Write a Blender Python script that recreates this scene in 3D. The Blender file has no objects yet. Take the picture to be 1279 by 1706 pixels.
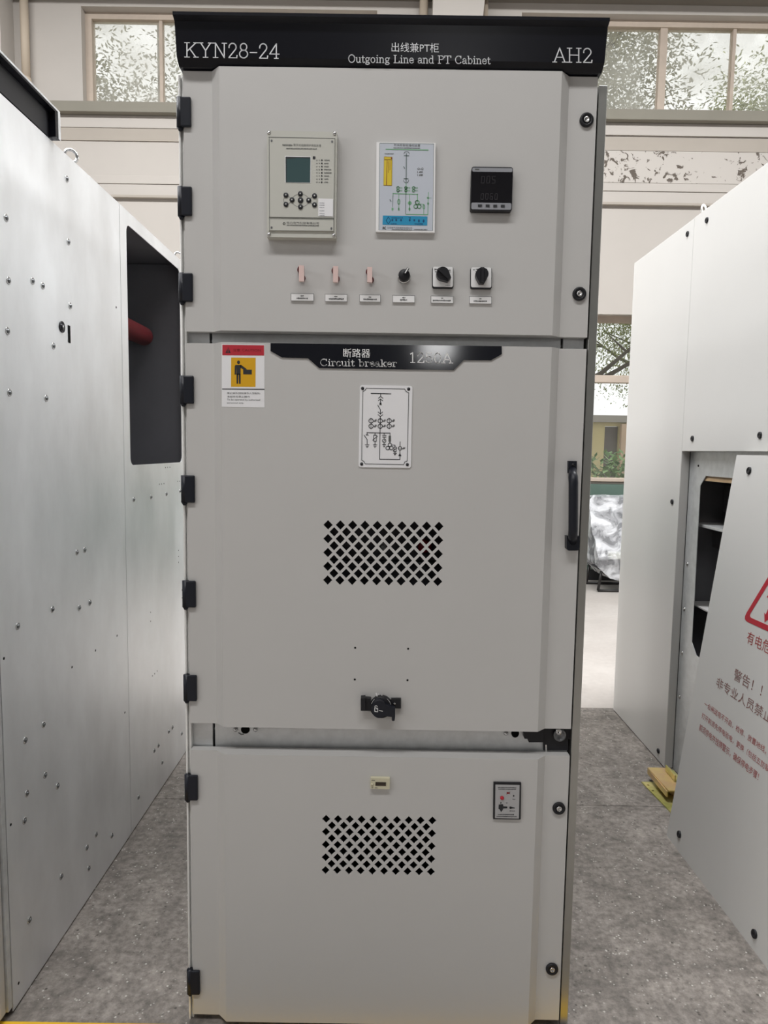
import bpy, bmesh, math, random
from mathutils import Vector, Matrix
import numpy as np
SC = bpy.context.scene
COL = SC.collection
R = random.Random(7)

# ------------------------------------------------------------------ camera
F_PX, CAM = 1130.0, Vector((0.00264, -1.69026, 1.53572))
YAW, PITCH, ROLL = -0.00105, -0.09082, 0.01524
_cy, _sy, _cp, _sp = math.cos(YAW), math.sin(YAW), math.cos(PITCH), math.sin(PITCH)
FW = Vector((_sy*_cp, _cy*_cp, _sp)); _r = Vector((_cy, -_sy, 0)); _u = _r.cross(FW)
RT = _r*math.cos(ROLL) + _u*math.sin(ROLL)
UP = -_r*math.sin(ROLL) + _u*math.cos(ROLL)
cd = bpy.data.cameras.new('camera'); cam = bpy.data.objects.new('camera', cd); COL.objects.link(cam)
cd.sensor_fit = 'VERTICAL'; cd.sensor_height = 24.0; cd.sensor_width = 18.0
cd.lens = F_PX*24.0/1706.0; cd.clip_start = 0.05; cd.clip_end = 200
m4 = Matrix.Identity(4)
for i in range(3):
    m4[i][0], m4[i][1], m4[i][2], m4[i][3] = RT[i], UP[i], -FW[i], CAM[i]
cam.matrix_world = m4
SC.camera = cam

# ------------------------------------------------------------------ view, world, lights
SC.view_settings.view_transform = 'Standard'; SC.view_settings.look = 'None'
SC.view_settings.gamma = 1.0; SC.view_settings.use_curve_mapping = False
SC.view_settings.exposure = 0.0
SC.cycles.max_bounces = 8; SC.cycles.diffuse_bounces = 4; SC.cycles.glossy_bounces = 3
SC.cycles.transparent_max_bounces = 12; SC.cycles.caustics_reflective = False; SC.cycles.caustics_refractive = False
SC.cycles.sample_clamp_indirect = 4.0
W = bpy.data.worlds.new('sky'); SC.world = W; W.use_nodes = True
wn = W.node_tree.nodes; wl = W.node_tree.links
bg = wn['Background']
wtc = wn.new('ShaderNodeTexCoord'); wsep = wn.new('ShaderNodeSeparateXYZ'); wr = wn.new('ShaderNodeValToRGB')
wl.new(wtc.outputs['Generated'], wsep.inputs[0]); wl.new(wsep.outputs['Z'], wr.inputs[0]); wl.new(wr.outputs[0], bg.inputs[0])
wr.color_ramp.elements[0].position = 0.0; wr.color_ramp.elements[0].color = (0.86, 0.88, 0.86, 1)
wr.color_ramp.elements[1].position = 0.5; wr.color_ramp.elements[1].color = (0.97, 0.985, 1.0, 1)
bg.inputs[1].default_value = 1.6

def area(name, loc, target, sx, sy, power, color=(1, 1, 1)):
    l = bpy.data.lights.new(name, 'AREA'); l.shape = 'RECTANGLE'; l.size = sx; l.size_y = sy; l.energy = power; l.color = color
    o = bpy.data.objects.new(name, l); COL.objects.link(o); o.location = loc
    d = Vector(target) - Vector(loc); o.rotation_euler = d.to_track_quat('-Z', 'Y').to_euler()
    return o
# overhead lamps and outer back window lights are added fill; the rest is daylight from the walls out of sight
area('front_fill_light', (-0.6, -2.3, 5.4), (-0.6, -2.3, 0), 4.0, 0.5, 144, (1.0, 0.985, 0.975))  # added lamp, hung low so the cabinet front darkens downward
area('aisle_fill_light', (0.0, 1.6, 7.5), (0.0, 1.6, 0), 12.0, 1.4, 1420, (0.985, 0.99, 1.0))  # added overhead strip to brighten the aisle sides; the roof has no opening
area('back_fill_light', (-6.9, 6.38, 5.95), (1.0, 0.5, 1.8), 3.2, 1.0, 230, (1.0, 1.0, 1.0))  # added at an unseen outer window, in place of the visible windows' daylight
area('back_fill_light', (8.3, 6.38, 5.95), (-0.6, 0.5, 2.0), 3.2, 1.0, 270, (1.0, 1.0, 1.0))  # added likewise, to lift the top of the zinc side panel
area('window_light_left', (-8.8, -5.2, 4.2), (0.0, 0.0, 1.9), 3.5, 1.6, 150, (1.0, 0.99, 0.98))
area('window_light_front', (-5.0, -9.7, 5.0), (-2.0, 0, 2.0), 6.0, 1.8, 30, (1.0, 0.99, 0.98))
area('window_light_door', (0.83, -9.8, 3.27), (0.83, 0, 3.0), 0.5, 0.4, 15, (1.0, 1.0, 1.0))

# ------------------------------------------------------------------ pixel -> place on a known plane
def ray(px, py): return FW*F_PX + RT*(px - 639.5) - UP*(py - 853.0)
class Plane:
    def __init__(s, o, n): s.o, s.n = Vector(o), Vector(n).normalized()
    def at(s, px, py, lift=0.0):
        d = ray(px, py); o = s.o + s.n*lift
        return CAM + d*((o - CAM).dot(s.n)/d.dot(s.n))
def PF(Y): return Plane((0, Y, 0), (0, -1, 0))
def PX(X): return Plane((X, 0, 0), (1 if X < 0 else -1, 0, 0))
def F(px, py, Y=0.0): return PF(Y).at(px, py)

# ------------------------------------------------------------------ materials
def lin(c): return tuple((v/12.92 if v <= 0.04045 else ((v+0.055)/1.055)**2.4) for v in c)
def rgb(r, g, b): return lin((r/255, g/255, b/255))
def mat(name, col, rough=0.5, metal=0.0, spec=0.5, var=0.0, scale=8.0, bump=0.0, stretch=None, emit=0.0, coat=0.0, rvar=0.0, col2=None):
    m = bpy.data.materials.new(name); m.use_nodes = True
    n, l = m.node_tree.nodes, m.node_tree.links; b = n['Principled BSDF']
    b.inputs['Base Color'].default_value = (*col, 1); b.inputs['Roughness'].default_value = rough
    b.inputs['Metallic'].default_value = metal; b.inputs['Specular IOR Level'].default_value = spec
    b.inputs['Coat Weight'].default_value = coat
    if emit: b.inputs['Emission Color'].default_value = (*col, 1); b.inputs['Emission Strength'].default_value = emit
    if var or bump or rvar or col2:
        tc = n.new('ShaderNodeTexCoord'); mp = n.new('ShaderNodeMapping'); g = n.new('ShaderNodeNewGeometry')
        l.new(g.outputs['Position'], mp.inputs[0])
        if stretch: mp.inputs['Scale'].default_value = stretch
        nz = n.new('ShaderNodeTexNoise'); nz.inputs['Scale'].default_value = scale; nz.inputs['Detail'].default_value = 6; nz.inputs['Roughness'].default_value = 0.6
        l.new(mp.outputs[0], nz.inputs['Vector'])
        if var or col2:
            rp = n.new('ShaderNodeValToRGB'); l.new(nz.outputs['Fac'], rp.inputs[0]); l.new(rp.outputs[0], b.inputs['Base Color'])
            c2 = col2 or tuple(min(1, v*(1+var)) for v in col); c1 = col if col2 else tuple(v*(1-var) for v in col)
            rp.color_ramp.elements[0].position = 0.32; rp.color_ramp.elements[1].position = 0.68
            rp.color_ramp.elements[0].color = (*c1, 1); rp.color_ramp.elements[1].color = (*c2, 1)
        if rvar:
            mr = n.new('ShaderNodeMapRange'); l.new(nz.outputs['Fac'], mr.inputs[0])
            mr.inputs[1].default_value = 0.3; mr.inputs[2].default_value = 0.7
            mr.inputs[3].default_value = rough-rvar; mr.inputs[4].default_value = rough+rvar; l.new(mr.outputs[0], b.inputs['Roughness'])
        if bump:
            bp = n.new('ShaderNodeBump'); bp.inputs['Strength'].default_value = bump; bp.inputs['Distance'].default_value = 0.01
            l.new(nz.outputs['Fac'], bp.inputs['Height']); l.new(bp.outputs[0], b.inputs['Normal'])
    return m
M = {}
M['paint'] = mat('cabinet_paint', rgb(200, 199, 197), 0.42, spec=0.4, var=0.012, scale=3)
M['paint_side'] = mat('cabinet_paint_side', rgb(222, 221, 218), 0.30, spec=0.5, var=0.012, scale=2)
M['galv'] = mat('galvanised_steel', rgb(214, 216, 217), 0.45, metal=0.55, var=0.10, scale=28, rvar=0.08)
M['galv_side'] = mat('galvanised_sheet', rgb(238, 240, 242), 0.42, metal=0.72, var=0.085, scale=4.5, rvar=0.06, stretch=(1, 1, 0.45))
M['galv_plain'] = mat('galvanised_edge', rgb(176, 176, 172), 0.38, metal=1.0, var=0.05, scale=6)
M['edge_catchlight'] = mat('catchlight_white_edge', rgb(242, 242, 240), 0.35, spec=0.5, metal=0.2)  # white paints in the light caught by the galvanised edge
M['steel'] = mat('bright_steel', rgb(210, 210, 210), 0.25, metal=1.0)
M['steel_dark'] = mat('dull_steel', rgb(120, 122, 124), 0.4, metal=0.9)
M['black_gloss'] = mat('gloss_black', rgb(20, 21, 28), 0.26, spec=0.3)
M['plate_gloss'] = mat('mirror_black', rgb(18, 20, 28), 0.09, spec=0.4)
M['black'] = mat('black_plastic', rgb(30, 30, 34), 0.45, spec=0.35)
M['navy'] = mat('blue_black_plastic', rgb(25, 28, 37), 0.42, spec=0.35)
M['hole'] = mat('dark_void', rgb(12, 12, 12), 0.9, spec=0.1)
M['inside'] = mat('dark_inside', rgb(112, 112, 116), 0.6, spec=0.2, var=0.04)
M['silver_text'] = mat('silver_lettering', rgb(236, 238, 242), 0.5)
M['white_text'] = mat('white_lettering', rgb(244, 244, 244), 0.5)
M['white'] = mat('white_plastic', rgb(244, 244, 244), 0.45, spec=0.4)
M['sticker'] = mat('white_sticker', rgb(240, 240, 242), 0.5)
M['ink'] = mat('black_ink', rgb(38, 40, 44), 0.6)
M['ink_grey'] = mat('grey_ink', rgb(92, 94, 92), 0.6)
M['red'] = mat('red_print', rgb(186, 38, 54), 0.5)
M['red_dark'] = mat('dark_red_print', rgb(128, 18, 28), 0.5)
M['yellow'] = mat('yellow_print', rgb(222, 168, 14), 0.5)
M['relay'] = mat('relay_grey', rgb(200, 200, 192), 0.4, spec=0.4)
M['lcd'] = mat('lcd_green_grey', rgb(68, 90, 92), 0.12, spec=0.6)
M['meter_face'] = mat('meter_black_window', rgb(20, 19, 24), 0.12, spec=0.6)
M['meter_grey'] = mat('meter_grey', rgb(150, 152, 158), 0.4)
M['digit'] = mat('unlit_digits', rgb(44, 42, 46), 0.4)
M['mimic_face'] = mat('mimic_grey', rgb(200, 206, 216), 0.35, spec=0.4)
M['green'] = mat('green_line', rgb(118, 178, 132), 0.5)
M['green_grey'] = mat('grey_green_line', rgb(84, 102, 98), 0.5)
M['cyan'] = mat('cyan_print', rgb(36, 146, 190), 0.45)
M['cyan_dark'] = mat('deep_blue_print', rgb(16, 72, 120), 0.5)
M['sticker_yellow'] = mat('yellow_sticker', rgb(222, 196, 48), 0.5)
M['sticker_ochre'] = mat('ochre_print', rgb(172, 140, 30), 0.5)
M['pink'] = mat('pink_strap', rgb(238, 210, 204), 0.3, metal=0.15)
M['stud'] = mat('dark_red_stud', rgb(104, 42, 46), 0.4)
M['ivory'] = mat('ivory_plastic', rgb(208, 203, 176), 0.45)
M['brown_glass'] = mat('brown_window', rgb(46, 36, 22), 0.2)
M['panel_grey'] = mat('control_plate', rgb(182, 183, 185), 0.35, metal=0.3)
M['zinc'] = mat('yellow_zinc', rgb(232, 208, 138), 0.3, metal=0.5, scale=14, col2=rgb(222, 184, 146))
M['zinc_green'] = mat('yellow_green_zinc', rgb(230, 216, 150), 0.3, metal=0.5, scale=18, col2=rgb(176, 182, 98))
M['bushing'] = mat('red_epoxy', rgb(92, 26, 30), 0.35)
M['wall'] = mat('painted_wall', rgb(184, 178, 171), 0.8, spec=0.2, var=0.025, scale=1.2)
M['wall_far'] = mat('grey_wall', rgb(140, 139, 137), 0.9, spec=0.1)
M['wall_beam'] = mat('beam_paint', rgb(134, 130, 119), 0.8, spec=0.2, var=0.04, scale=2)
M['wall_band'] = mat('band_paint', rgb(168, 160, 150), 0.8, spec=0.2, var=0.03, scale=2)
M['wall_green'] = mat('green_wainscot', rgb(96, 116, 106), 0.7, spec=0.2, var=0.08, scale=5)
M['frame_cream'] = mat('old_cream_frame', rgb(186, 172, 158), 0.7, spec=0.2, var=0.07, scale=6)
M['pipe'] = mat('beige_pipe', rgb(186, 172, 154), 0.6, spec=0.3)
M['soffit'] = mat('grey_concrete_beam', rgb(120, 114, 106), 0.85, spec=0.1, var=0.04, scale=1)
M['ceiling'] = mat('ceiling_paint', rgb(128, 128, 128), 0.9, spec=0.1)
M['skirt'] = mat('black_skirting', rgb(42, 42, 44), 0.6)
M['yellow_line'] = mat('yellow_floor_paint', rgb(232, 186, 40), 0.55, var=0.06, scale=20)
M['bark'] = mat('bark', rgb(96, 88, 80), 0.9, spec=0.1, var=0.1, scale=10)
M['leaf'] = mat('leaf_green', rgb(138, 156, 90), 0.6, spec=0.2, scale=1.3, col2=rgb(186, 190, 128))
M['leaf_grey'] = mat('leaf_grey_green', rgb(146, 150, 126), 0.6, spec=0.2, scale=1.3, col2=rgb(184, 182, 160))
M['bush'] = mat('bush_green', rgb(84, 124, 76), 0.6, spec=0.2, scale=2.0, col2=rgb(150, 176, 124))
M['plaster'] = mat('yellow_plaster', rgb(222, 206, 160), 0.9, spec=0.1, var=0.04, scale=1)
M['plaster_pink'] = mat('pink_plaster', rgb(216, 188, 166), 0.9, spec=0.1, var=0.04, scale=1)
M['out_dark'] = mat('dark_opening', rgb(116, 108, 112), 0.8)
M['ground_out'] = mat('yard_ground', rgb(150, 146, 130), 0.9, var=0.1, scale=1)
M['charcoal'] = mat('charcoal_fabric', rgb(66, 66, 70), 0.85, spec=0.2, var=0.2, scale=40)
M['black_metal'] = mat('black_metal_tube', rgb(30, 27, 26), 0.4)
M['foam'] = mat('white_foam', rgb(226, 226, 214), 0.8)
M['red_panel'] = mat('faded_red_print', rgb(168, 78, 76), 0.6)
M['brown_panel'] = mat('faded_brown_print', rgb(140, 104, 100), 0.6)
M['wood'] = mat('pale_wood', rgb(208, 178, 140), 0.7, var=0.1, scale=12)

def concrete(name, c1, c2, chip, pebble=True):
    m = bpy.data.materials.new(name); m.use_nodes = True
    n, l = m.node_tree.nodes, m.node_tree.links; b = n['Principled BSDF']; b.inputs['Specular IOR Level'].default_value = 0.35
    g = n.new('ShaderNodeNewGeometry')
    def noise(s, d=6, r=0.6):
        x = n.new('ShaderNodeTexNoise'); x.inputs['Scale'].default_value = s; x.inputs['Detail'].default_value = d; x.inputs['Roughness'].default_value = r
        l.new(g.outputs['Position'], x.inputs['Vector']); return x
    def ramp(src, p0, p1, a, bb):
        x = n.new('ShaderNodeValToRGB'); l.new(src, x.inputs[0]); e = x.color_ramp.elements
        e[0].position, e[1].position = p0, p1; e[0].color, e[1].color = (*a, 1), (*bb, 1); return x
    def mix(f, a, bb, mode='MIX'):
        x = n.new('ShaderNodeMix'); x.data_type = 'RGBA'; x.blend_type = mode
        if isinstance(f, float): x.inputs[0].default_value = f
        else: l.new(f, x.inputs[0])
        l.new(a, x.inputs[6])
        if isinstance(bb, tuple): x.inputs[7].default_value = (*bb, 1)
        else: l.new(bb, x.inputs[7])
        return x
    big = ramp(noise(1.6, 5).outputs['Fac'], 0.35, 0.65, c1, c2)
    cur = big.outputs[0]
    if pebble:
        fine = ramp(noise(42, 4, 0.7).outputs['Fac'], 0.3, 0.7, (0.55, 0.55, 0.55), (1.36, 1.36, 1.36))
        cur = mix(1.0, cur, fine.outputs[0], 'MULTIPLY').outputs[2]
        mid = ramp(noise(11, 4, 0.6).outputs['Fac'], 0.35, 0.65, (0.74, 0.74, 0.74), (1.16, 1.16, 1.16))
        cur = mix(1.0, cur, mid.outputs[0], 'MULTIPLY').outputs[2]
        for sc, th, colr in ((75, 0.17, chip), (48, 0.14, tuple(v*0.45 for v in c1))):
            v = n.new('ShaderNodeTexVoronoi'); v.inputs['Scale'].default_value = sc; v.inputs['Randomness'].default_value = 1
            l.new(g.outputs['Position'], v.inputs['Vector'])
            sp = ramp(v.outputs['Distance'], th, th+0.1, (1, 1, 1), (0, 0, 0))
            gate = ramp(noise(23, 2).outputs['Fac'], 0.52, 0.62, (0, 0, 0), (1, 1, 1))
            f = n.new('ShaderNodeMath'); f.operation = 'MULTIPLY'; l.new(sp.outputs[0], f.inputs[0]); l.new(gate.outputs[0], f.inputs[1])
            cur = mix(f.outputs[0], cur, colr).outputs[2]
        st = ramp(noise(2.7, 5, 0.7).outputs['Fac'], 0.62, 0.75, (0, 0, 0), (0.45, 0.45, 0.45))
        cur = mix(st.outputs[0], cur, tuple(v*0.55 for v in c1)).outputs[2]
    else:
        fine = ramp(noise(25, 4, 0.6).outputs['Fac'], 0.3, 0.7, (0.94, 0.94, 0.94), (1.05, 1.05, 1.05))
        cur = mix(1.0, cur, fine.outputs[0], 'MULTIPLY').outputs[2]
    l.new(cur, b.inputs['Base Color'])
    b.inputs['Roughness'].default_value = 0.5 if pebble else 0.38
    bp = n.new('ShaderNodeBump'); bp.inputs['Strength'].default_value = 0.25 if pebble else 0.05; bp.inputs['Distance'].default_value = 0.004
    l.new(noise(60, 3).outputs['Fac'], bp.inputs['Height']); l.new(bp.outputs[0], b.inputs['Normal'])
    return m
M['floor'] = concrete('worn_aggregate_concrete', rgb(126, 120, 114), rgb(150, 143, 137), rgb(204, 200, 194))
M['floor_rear'] = concrete('smooth_pale_concrete', rgb(176, 169, 163), rgb(190, 184, 178), rgb(214, 210, 204), False)

def peeling():
    m = mat('peeling_paint', rgb(186, 180, 172), 0.8, spec=0.2)
    n, l = m.node_tree.nodes, m.node_tree.links; b = n['Principled BSDF']
    g = n.new('ShaderNodeNewGeometry'); nz = n.new('ShaderNodeTexNoise'); nz.inputs['Scale'].default_value = 9.0; nz.inputs['Detail'].default_value = 9; nz.inputs['Roughness'].default_value = 0.65; nz.inputs['Distortion'].default_value = 0.9
    l.new(g.outputs['Position'], nz.inputs['Vector'])
    big = n.new('ShaderNodeTexNoise'); big.inputs['Scale'].default_value = 0.9; l.new(g.outputs['Position'], big.inputs['Vector'])
    ad = n.new('ShaderNodeMath'); ad.operation = 'MULTIPLY_ADD'; l.new(big.outputs['Fac'], ad.inputs[0]); ad.inputs[1].default_value = 0.35; l.new(nz.outputs['Fac'], ad.inputs[2])
    rp = n.new('ShaderNodeValToRGB'); l.new(ad.outputs[0], rp.inputs[0]); e = rp.color_ramp.elements
    e[0].position, e[1].position = 0.752, 0.768; e[0].color = (*rgb(188, 182, 175), 1); e[1].color = (*rgb(96, 88, 80), 1)
    l.new(rp.outputs[0], b.inputs['Base Color']); return m
M['peel'] = peeling()

def glass(name, tint, dirt_veil, rough=0.05):
    m = bpy.data.materials.new(name); m.use_nodes = True
    n, l = m.node_tree.nodes, m.node_tree.links; n.remove(n['Principled BSDF']); out = n['Material Output']
    t = n.new('ShaderNodeBsdfTransparent'); t.inputs[0].default_value = (*tint, 1)
    gl = n.new('ShaderNodeBsdfGlossy'); gl.inputs['Roughness'].default_value = rough
    tr = n.new('ShaderNodeBsdfTranslucent'); tr.inputs[0].default_value = (0.9, 0.88, 0.84, 1)
    m1 = n.new('ShaderNodeMixShader'); m1.inputs[0].default_value = 0.06; l.new(t.outputs[0], m1.inputs[1]); l.new(gl.outputs[0], m1.inputs[2])
    g = n.new('ShaderNodeNewGeometry'); nz = n.new('ShaderNodeTexNoise'); nz.inputs['Scale'].default_value = 2.2; nz.inputs['Detail'].default_value = 8
    l.new(g.outputs['Position'], nz.inputs['Vector'])
    mr = n.new('ShaderNodeMapRange'); l.new(nz.outputs['Fac'], mr.inputs[0]); mr.inputs[1].default_value = 0.3; mr.inputs[2].default_value = 0.7; mr.inputs[3].default_value = dirt_veil*0.5; mr.inputs[4].default_value = dirt_veil*1.5
    m2 = n.new('ShaderNodeMixShader'); l.new(mr.outputs[0], m2.inputs[0]); l.new(m1.outputs[0], m2.inputs[1]); l.new(tr.outputs[0], m2.inputs[2])
    l.new(m2.outputs[0], out.inputs[0]); return m
M['pane'] = glass('dusty_veiled_glass', (0.97, 0.97, 0.95), 0.30)  # dust film thickened to veil the view like outdoor glare
M['pane_clean'] = glass('clear_window_glass', (0.98, 0.985, 0.98), 0.06)

def plastic_film():
    m = bpy.data.materials.new('clear_plastic_film'); m.use_nodes = True
    n, l = m.node_tree.nodes, m.node_tree.links; n.remove(n['Principled BSDF']); out = n['Material Output']
    t = n.new('ShaderNodeBsdfTransparent'); t.inputs[0].default_value = (0.94, 0.95, 0.96, 1)
    b = n.new('ShaderNodeBsdfPrincipled'); b.inputs['Base Color'].default_value = (0.82, 0.83, 0.85, 1); b.inputs['Roughness'].default_value = 0.18
    g = n.new('ShaderNodeNewGeometry'); nz = n.new('ShaderNodeTexNoise'); nz.inputs['Scale'].default_value = 6; nz.inputs['Detail'].default_value = 7; nz.inputs['Distortion'].default_value = 0.9
    l.new(g.outputs['Position'], nz.inputs['Vector'])
    bp = n.new('ShaderNodeBump'); bp.inputs['Strength'].default_value = 0.8; bp.inputs['Distance'].default_value = 0.02; l.new(nz.outputs['Fac'], bp.inputs['Height']); l.new(bp.outputs[0], b.inputs['Normal'])
    mr = n.new('ShaderNodeMapRange'); l.new(nz.outputs['Fac'], mr.inputs[0]); mr.inputs[1].default_value = 0.4; mr.inputs[2].default_value = 0.6; mr.inputs[3].default_value = 0.22; mr.inputs[4].default_value = 0.70
    m2 = n.new('ShaderNodeMixShader'); l.new(mr.outputs[0], m2.inputs[0]); l.new(t.outputs[0], m2.inputs[1]); l.new(b.outputs[0], m2.inputs[2]); l.new(m2.outputs[0], out.inputs[0]); return m
M['film'] = plastic_film()

# ------------------------------------------------------------------ mesh building
def basis(ax):
    ax = Vector(ax).normalized(); t = Vector((0, 0, 1)) if abs(ax.z) < 0.9 else Vector((1, 0, 0))
    u = ax.cross(t).normalized(); return u, ax.cross(u).normalized(), ax
class MB:
    """collects shapes in world coordinates; build() links them as ONE mesh object under a parent"""
    def __init__(s): s.bm = bmesh.new(); s.smooth = False
    def add(s, verts, faces, smooth=False):
        vs = [s.bm.verts.new(v) for v in verts]
        for f in faces:
            try:
                fc = s.bm.faces.new([vs[i] for i in f]); fc.smooth = smooth
            except ValueError: pass
        return s
    def box(s, x0, x1, y0, y1, z0, z1, bev=0.0, seg=2):
        t = bmesh.new()
        vs = [t.verts.new(p) for p in ((x0,y0,z0),(x1,y0,z0),(x1,y1,z0),(x0,y1,z0),(x0,y0,z1),(x1,y0,z1),(x1,y1,z1),(x0,y1,z1))]
        for f in ((3,2,1,0),(4,5,6,7),(0,1,5,4),(1,2,6,5),(2,3,7,6),(3,0,4,7)): t.faces.new([vs[i] for i in f])
        if bev: bmesh.ops.bevel(t, geom=t.edges[:], offset=bev, segments=seg, affect='EDGES', profile=0.5)
        return s.merge(t, bool(bev) and False)
    def merge(s, t, smooth=False):
        t.verts.index_update(); vs = [s.bm.verts.new(v.co) for v in t.verts]
        for f in t.faces:
            try:
                n = s.bm.faces.new([vs[v.index] for v in f.verts]); n.smooth = smooth or f.smooth
            except ValueError: pass
        t.free(); return s
    def mesh(s, me, fn=None):
        vs = [tuple(v.co) for v in me.vertices]
        if fn: vs = [fn(*v) for v in vs]
        return s.add(vs, [tuple(p.vertices) for p in me.polygons])
    def lathe(s, c, ax, prof, seg=20, smooth=True):
        """prof: (radius, height along ax) pairs"""
        u, v, a = basis(ax); c = Vector(c); vs = []; fs = []
        for r, h in prof:
            for i in range(seg):
                t = 2*math.pi*i/seg; vs.append(c + a*h + (u*math.cos(t) + v*math.sin(t))*max(r, 1e-5))
        for k in range(len(prof)-1):
            for i in range(seg):
                j = (i+1) % seg; fs.append((k*seg+i, k*seg+j, (k+1)*seg+j, (k+1)*seg+i))
        fs.append(tuple(range(seg))[::-1]); fs.append(tuple((len(prof)-1)*seg+i for i in range(seg)))
        return s.add(vs, fs, smooth)
    def cyl(s, p0, p1, r, r2=None, seg=16):
        p0, p1 = Vector(p0), Vector(p1); d = p1-p0
        return s.lathe(p0, d, [(r, 0), (r if r2 is None else r2, d.length)], seg)
    def tube(s, pts, r, seg=10, closed=False):
        pts = [Vector(p) for p in pts]; n = len(pts); vs = []; fs = []; prev = None
        for i, p in enumerate(pts):
            a = pts[(i+1) % n] if (closed or i < n-1) else p; b = pts[i-1] if (closed or i > 0) else p
            d = (a-b).normalized()
            if prev is None: u, v, _ = basis(d)
            else: u = (prev - d*prev.dot(d)).normalized(); v = d.cross(u)
            prev = u; rr = r[i] if isinstance(r, (list, tuple)) else r
            for k in range(seg):
                t = 2*math.pi*k/seg; vs.append(p + (u*math.cos(t)+v*math.sin(t))*rr)
        for i in range(n if closed else n-1):
            j = (i+1) % n
            for k in range(seg):
                l = (k+1) % seg; fs.append((i*seg+k, i*seg+l, j*seg+l, j*seg+k))
        if not closed: fs.append(tuple(range(seg))[::-1]); fs.append(tuple((n-1)*seg+k for k in range(seg)))
        return s.add(vs, fs, True)
    def prism(s, poly, fn, a0, a1):
        """poly in 2D, fn(u,v,w)->xyz, from w=a0 to a1"""
        n = len(poly); vs = [fn(u, v, a0) for u, v in poly] + [fn(u, v, a1) for u, v in poly]
        fs = [tuple(range(n)), tuple(range(2*n-1, n-1, -1))] + [(i, (i+1) % n, n+(i+1) % n, n+i) for i in range(n)]
        return s.add(vs, fs)
    # flat drawing on a plane, in picture measure
    def poly(s, P, pts, lift=0.0): return s.add([P.at(x, y, lift) for x, y in pts], [tuple(range(len(pts)))])
    def slab(s, P, pts, lift0, lift1):
        """a plate with thickness: outline on plane P taken at lift1, walls straight back to lift0"""
        n = len(pts); top = [P.at(x, y, lift1) for x, y in pts]; bot = [v + P.n*(lift0-lift1) for v in top]
        return s.add(top + bot, [tuple(range(n)), tuple(range(2*n-1, n-1, -1))] + [(i, (i+1) % n, n+(i+1) % n, n+i) for i in range(n)])
    def line(s, P, pts, w, lift=0.0, closed=False):
        pp = list(pts) + ([pts[0]] if closed else [])
        for (x0, y0), (x1, y1) in zip(pp, pp[1:]):
            d = math.hypot(x1-x0, y1-y0)
            if d < 1e-6: continue
            ex, ey = (x1-x0)/d, (y1-y0)/d; nx, ny = -ey*w/2, ex*w/2; x0 -= ex*w*.4; y0 -= ey*w*.4; x1 += ex*w*.4; y1 += ey*w*.4
            s.poly(P, [(x0+nx, y0+ny), (x1+nx, y1+ny), (x1-nx, y1-ny), (x0-nx, y0-ny)], lift)
        return s
    def disc(s, P, cx, cy, rx, ry=None, lift=0.0, n=20):
        ry = rx if ry is None else ry
        return s.poly(P, [(cx+rx*math.cos(2*math.pi*i/n), cy+ry*math.sin(2*math.pi*i/n)) for i in range(n)], lift)
    def ring(s, P, cx, cy, r, w, lift=0.0, n=20, ry=None):
        ry = r if ry is None else ry
        return s.line(P, [(cx+r*math.cos(2*math.pi*i/n), cy+ry*math.sin(2*math.pi*i/n)) for i in range(n)], w, lift, True)
    def build(s, name, material, parent=None, origin=None):
        bm = s.bm
        bmesh.ops.recalc_face_normals(bm, faces=bm.faces[:])
        co = np.array([v.co for v in bm.verts]) if len(bm.verts) else np.zeros((1, 3))
        c = Vector(origin) if origin is not None else Vector((co.min(0)+co.max(0))/2)
        bmesh.ops.translate(bm, verts=bm.verts[:], vec=-c)
        me = bpy.data.meshes.new(name); bm.to_mesh(me); bm.free()
        me.materials.append(M[material] if isinstance(material, str) else material)
        o = bpy.data.objects.new(name, me); COL.objects.link(o)
        o['_w'] = tuple(c); put(o, c, parent); return o
def put(o, c, parent):
    o.parent = parent
    o.location = Vector(c) - (Vector(parent['_w']) if parent is not None else Vector((0, 0, 0)))
def dup(o, c, parent):
    d = o.copy(); COL.objects.link(d); d['_w'] = tuple(c); put(d, c, parent); return d
def tag(o, label=None, cat=None, group=None, kind=None):
    for k, v in (('label', label), ('category', cat), ('group', group), ('kind', kind)):
        if v: o[k] = v
    return o
def thing(name, loc, label, cat, group=None):
    o = bpy.data.objects.new(name, None); COL.objects.link(o); o.location = loc; o['_w'] = tuple(loc); o.empty_display_size = 0.1
    return tag(o, label, cat, group)
def struct(o): o['kind'] = 'structure'; return o

def plate2d(outer, holes, t):
    """2D outline with holes as a mesh of thickness t (flat in xy, centred on z=0)"""
    cu = bpy.data.curves.new('tmp', 'CURVE'); cu.dimensions = '2D'; cu.fill_mode = 'BOTH'; cu.extrude = t/2
    for p in [outer] + holes:
        sp = cu.splines.new('POLY'); sp.points.add(len(p)-1); sp.use_cyclic_u = True
        for i, (x, y) in enumerate(p): sp.points[i].co = (x, y, 0, 1)
    ob = bpy.data.objects.new('tmp', cu); COL.objects.link(ob)
    dg = bpy.context.evaluated_depsgraph_get(); me = bpy.data.meshes.new_from_object(ob.evaluated_get(dg))
    bpy.data.objects.remove(ob); bpy.data.curves.remove(cu); return me
def rrect(x0, x1, y0, y1, r, n=5):
    pts = []
    for cx, cy, a in ((x1-r, y0+r, -90), (x1-r, y1-r, 0), (x0+r, y1-r, 90), (x0+r, y0+r, 180)):
        for i in range(n+1):
            t = math.radians(a + 90*i/n); pts.append((cx+r*math.cos(t), cy+r*math.sin(t)))
    return pts
def pxr(x0, y0, x1, y1, sl=0.0145):
    return [(x0, y0), (x1, y0+sl*(x1-x0)), (x1, y1+sl*(x1-x0)), (x0, y1)]
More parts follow.
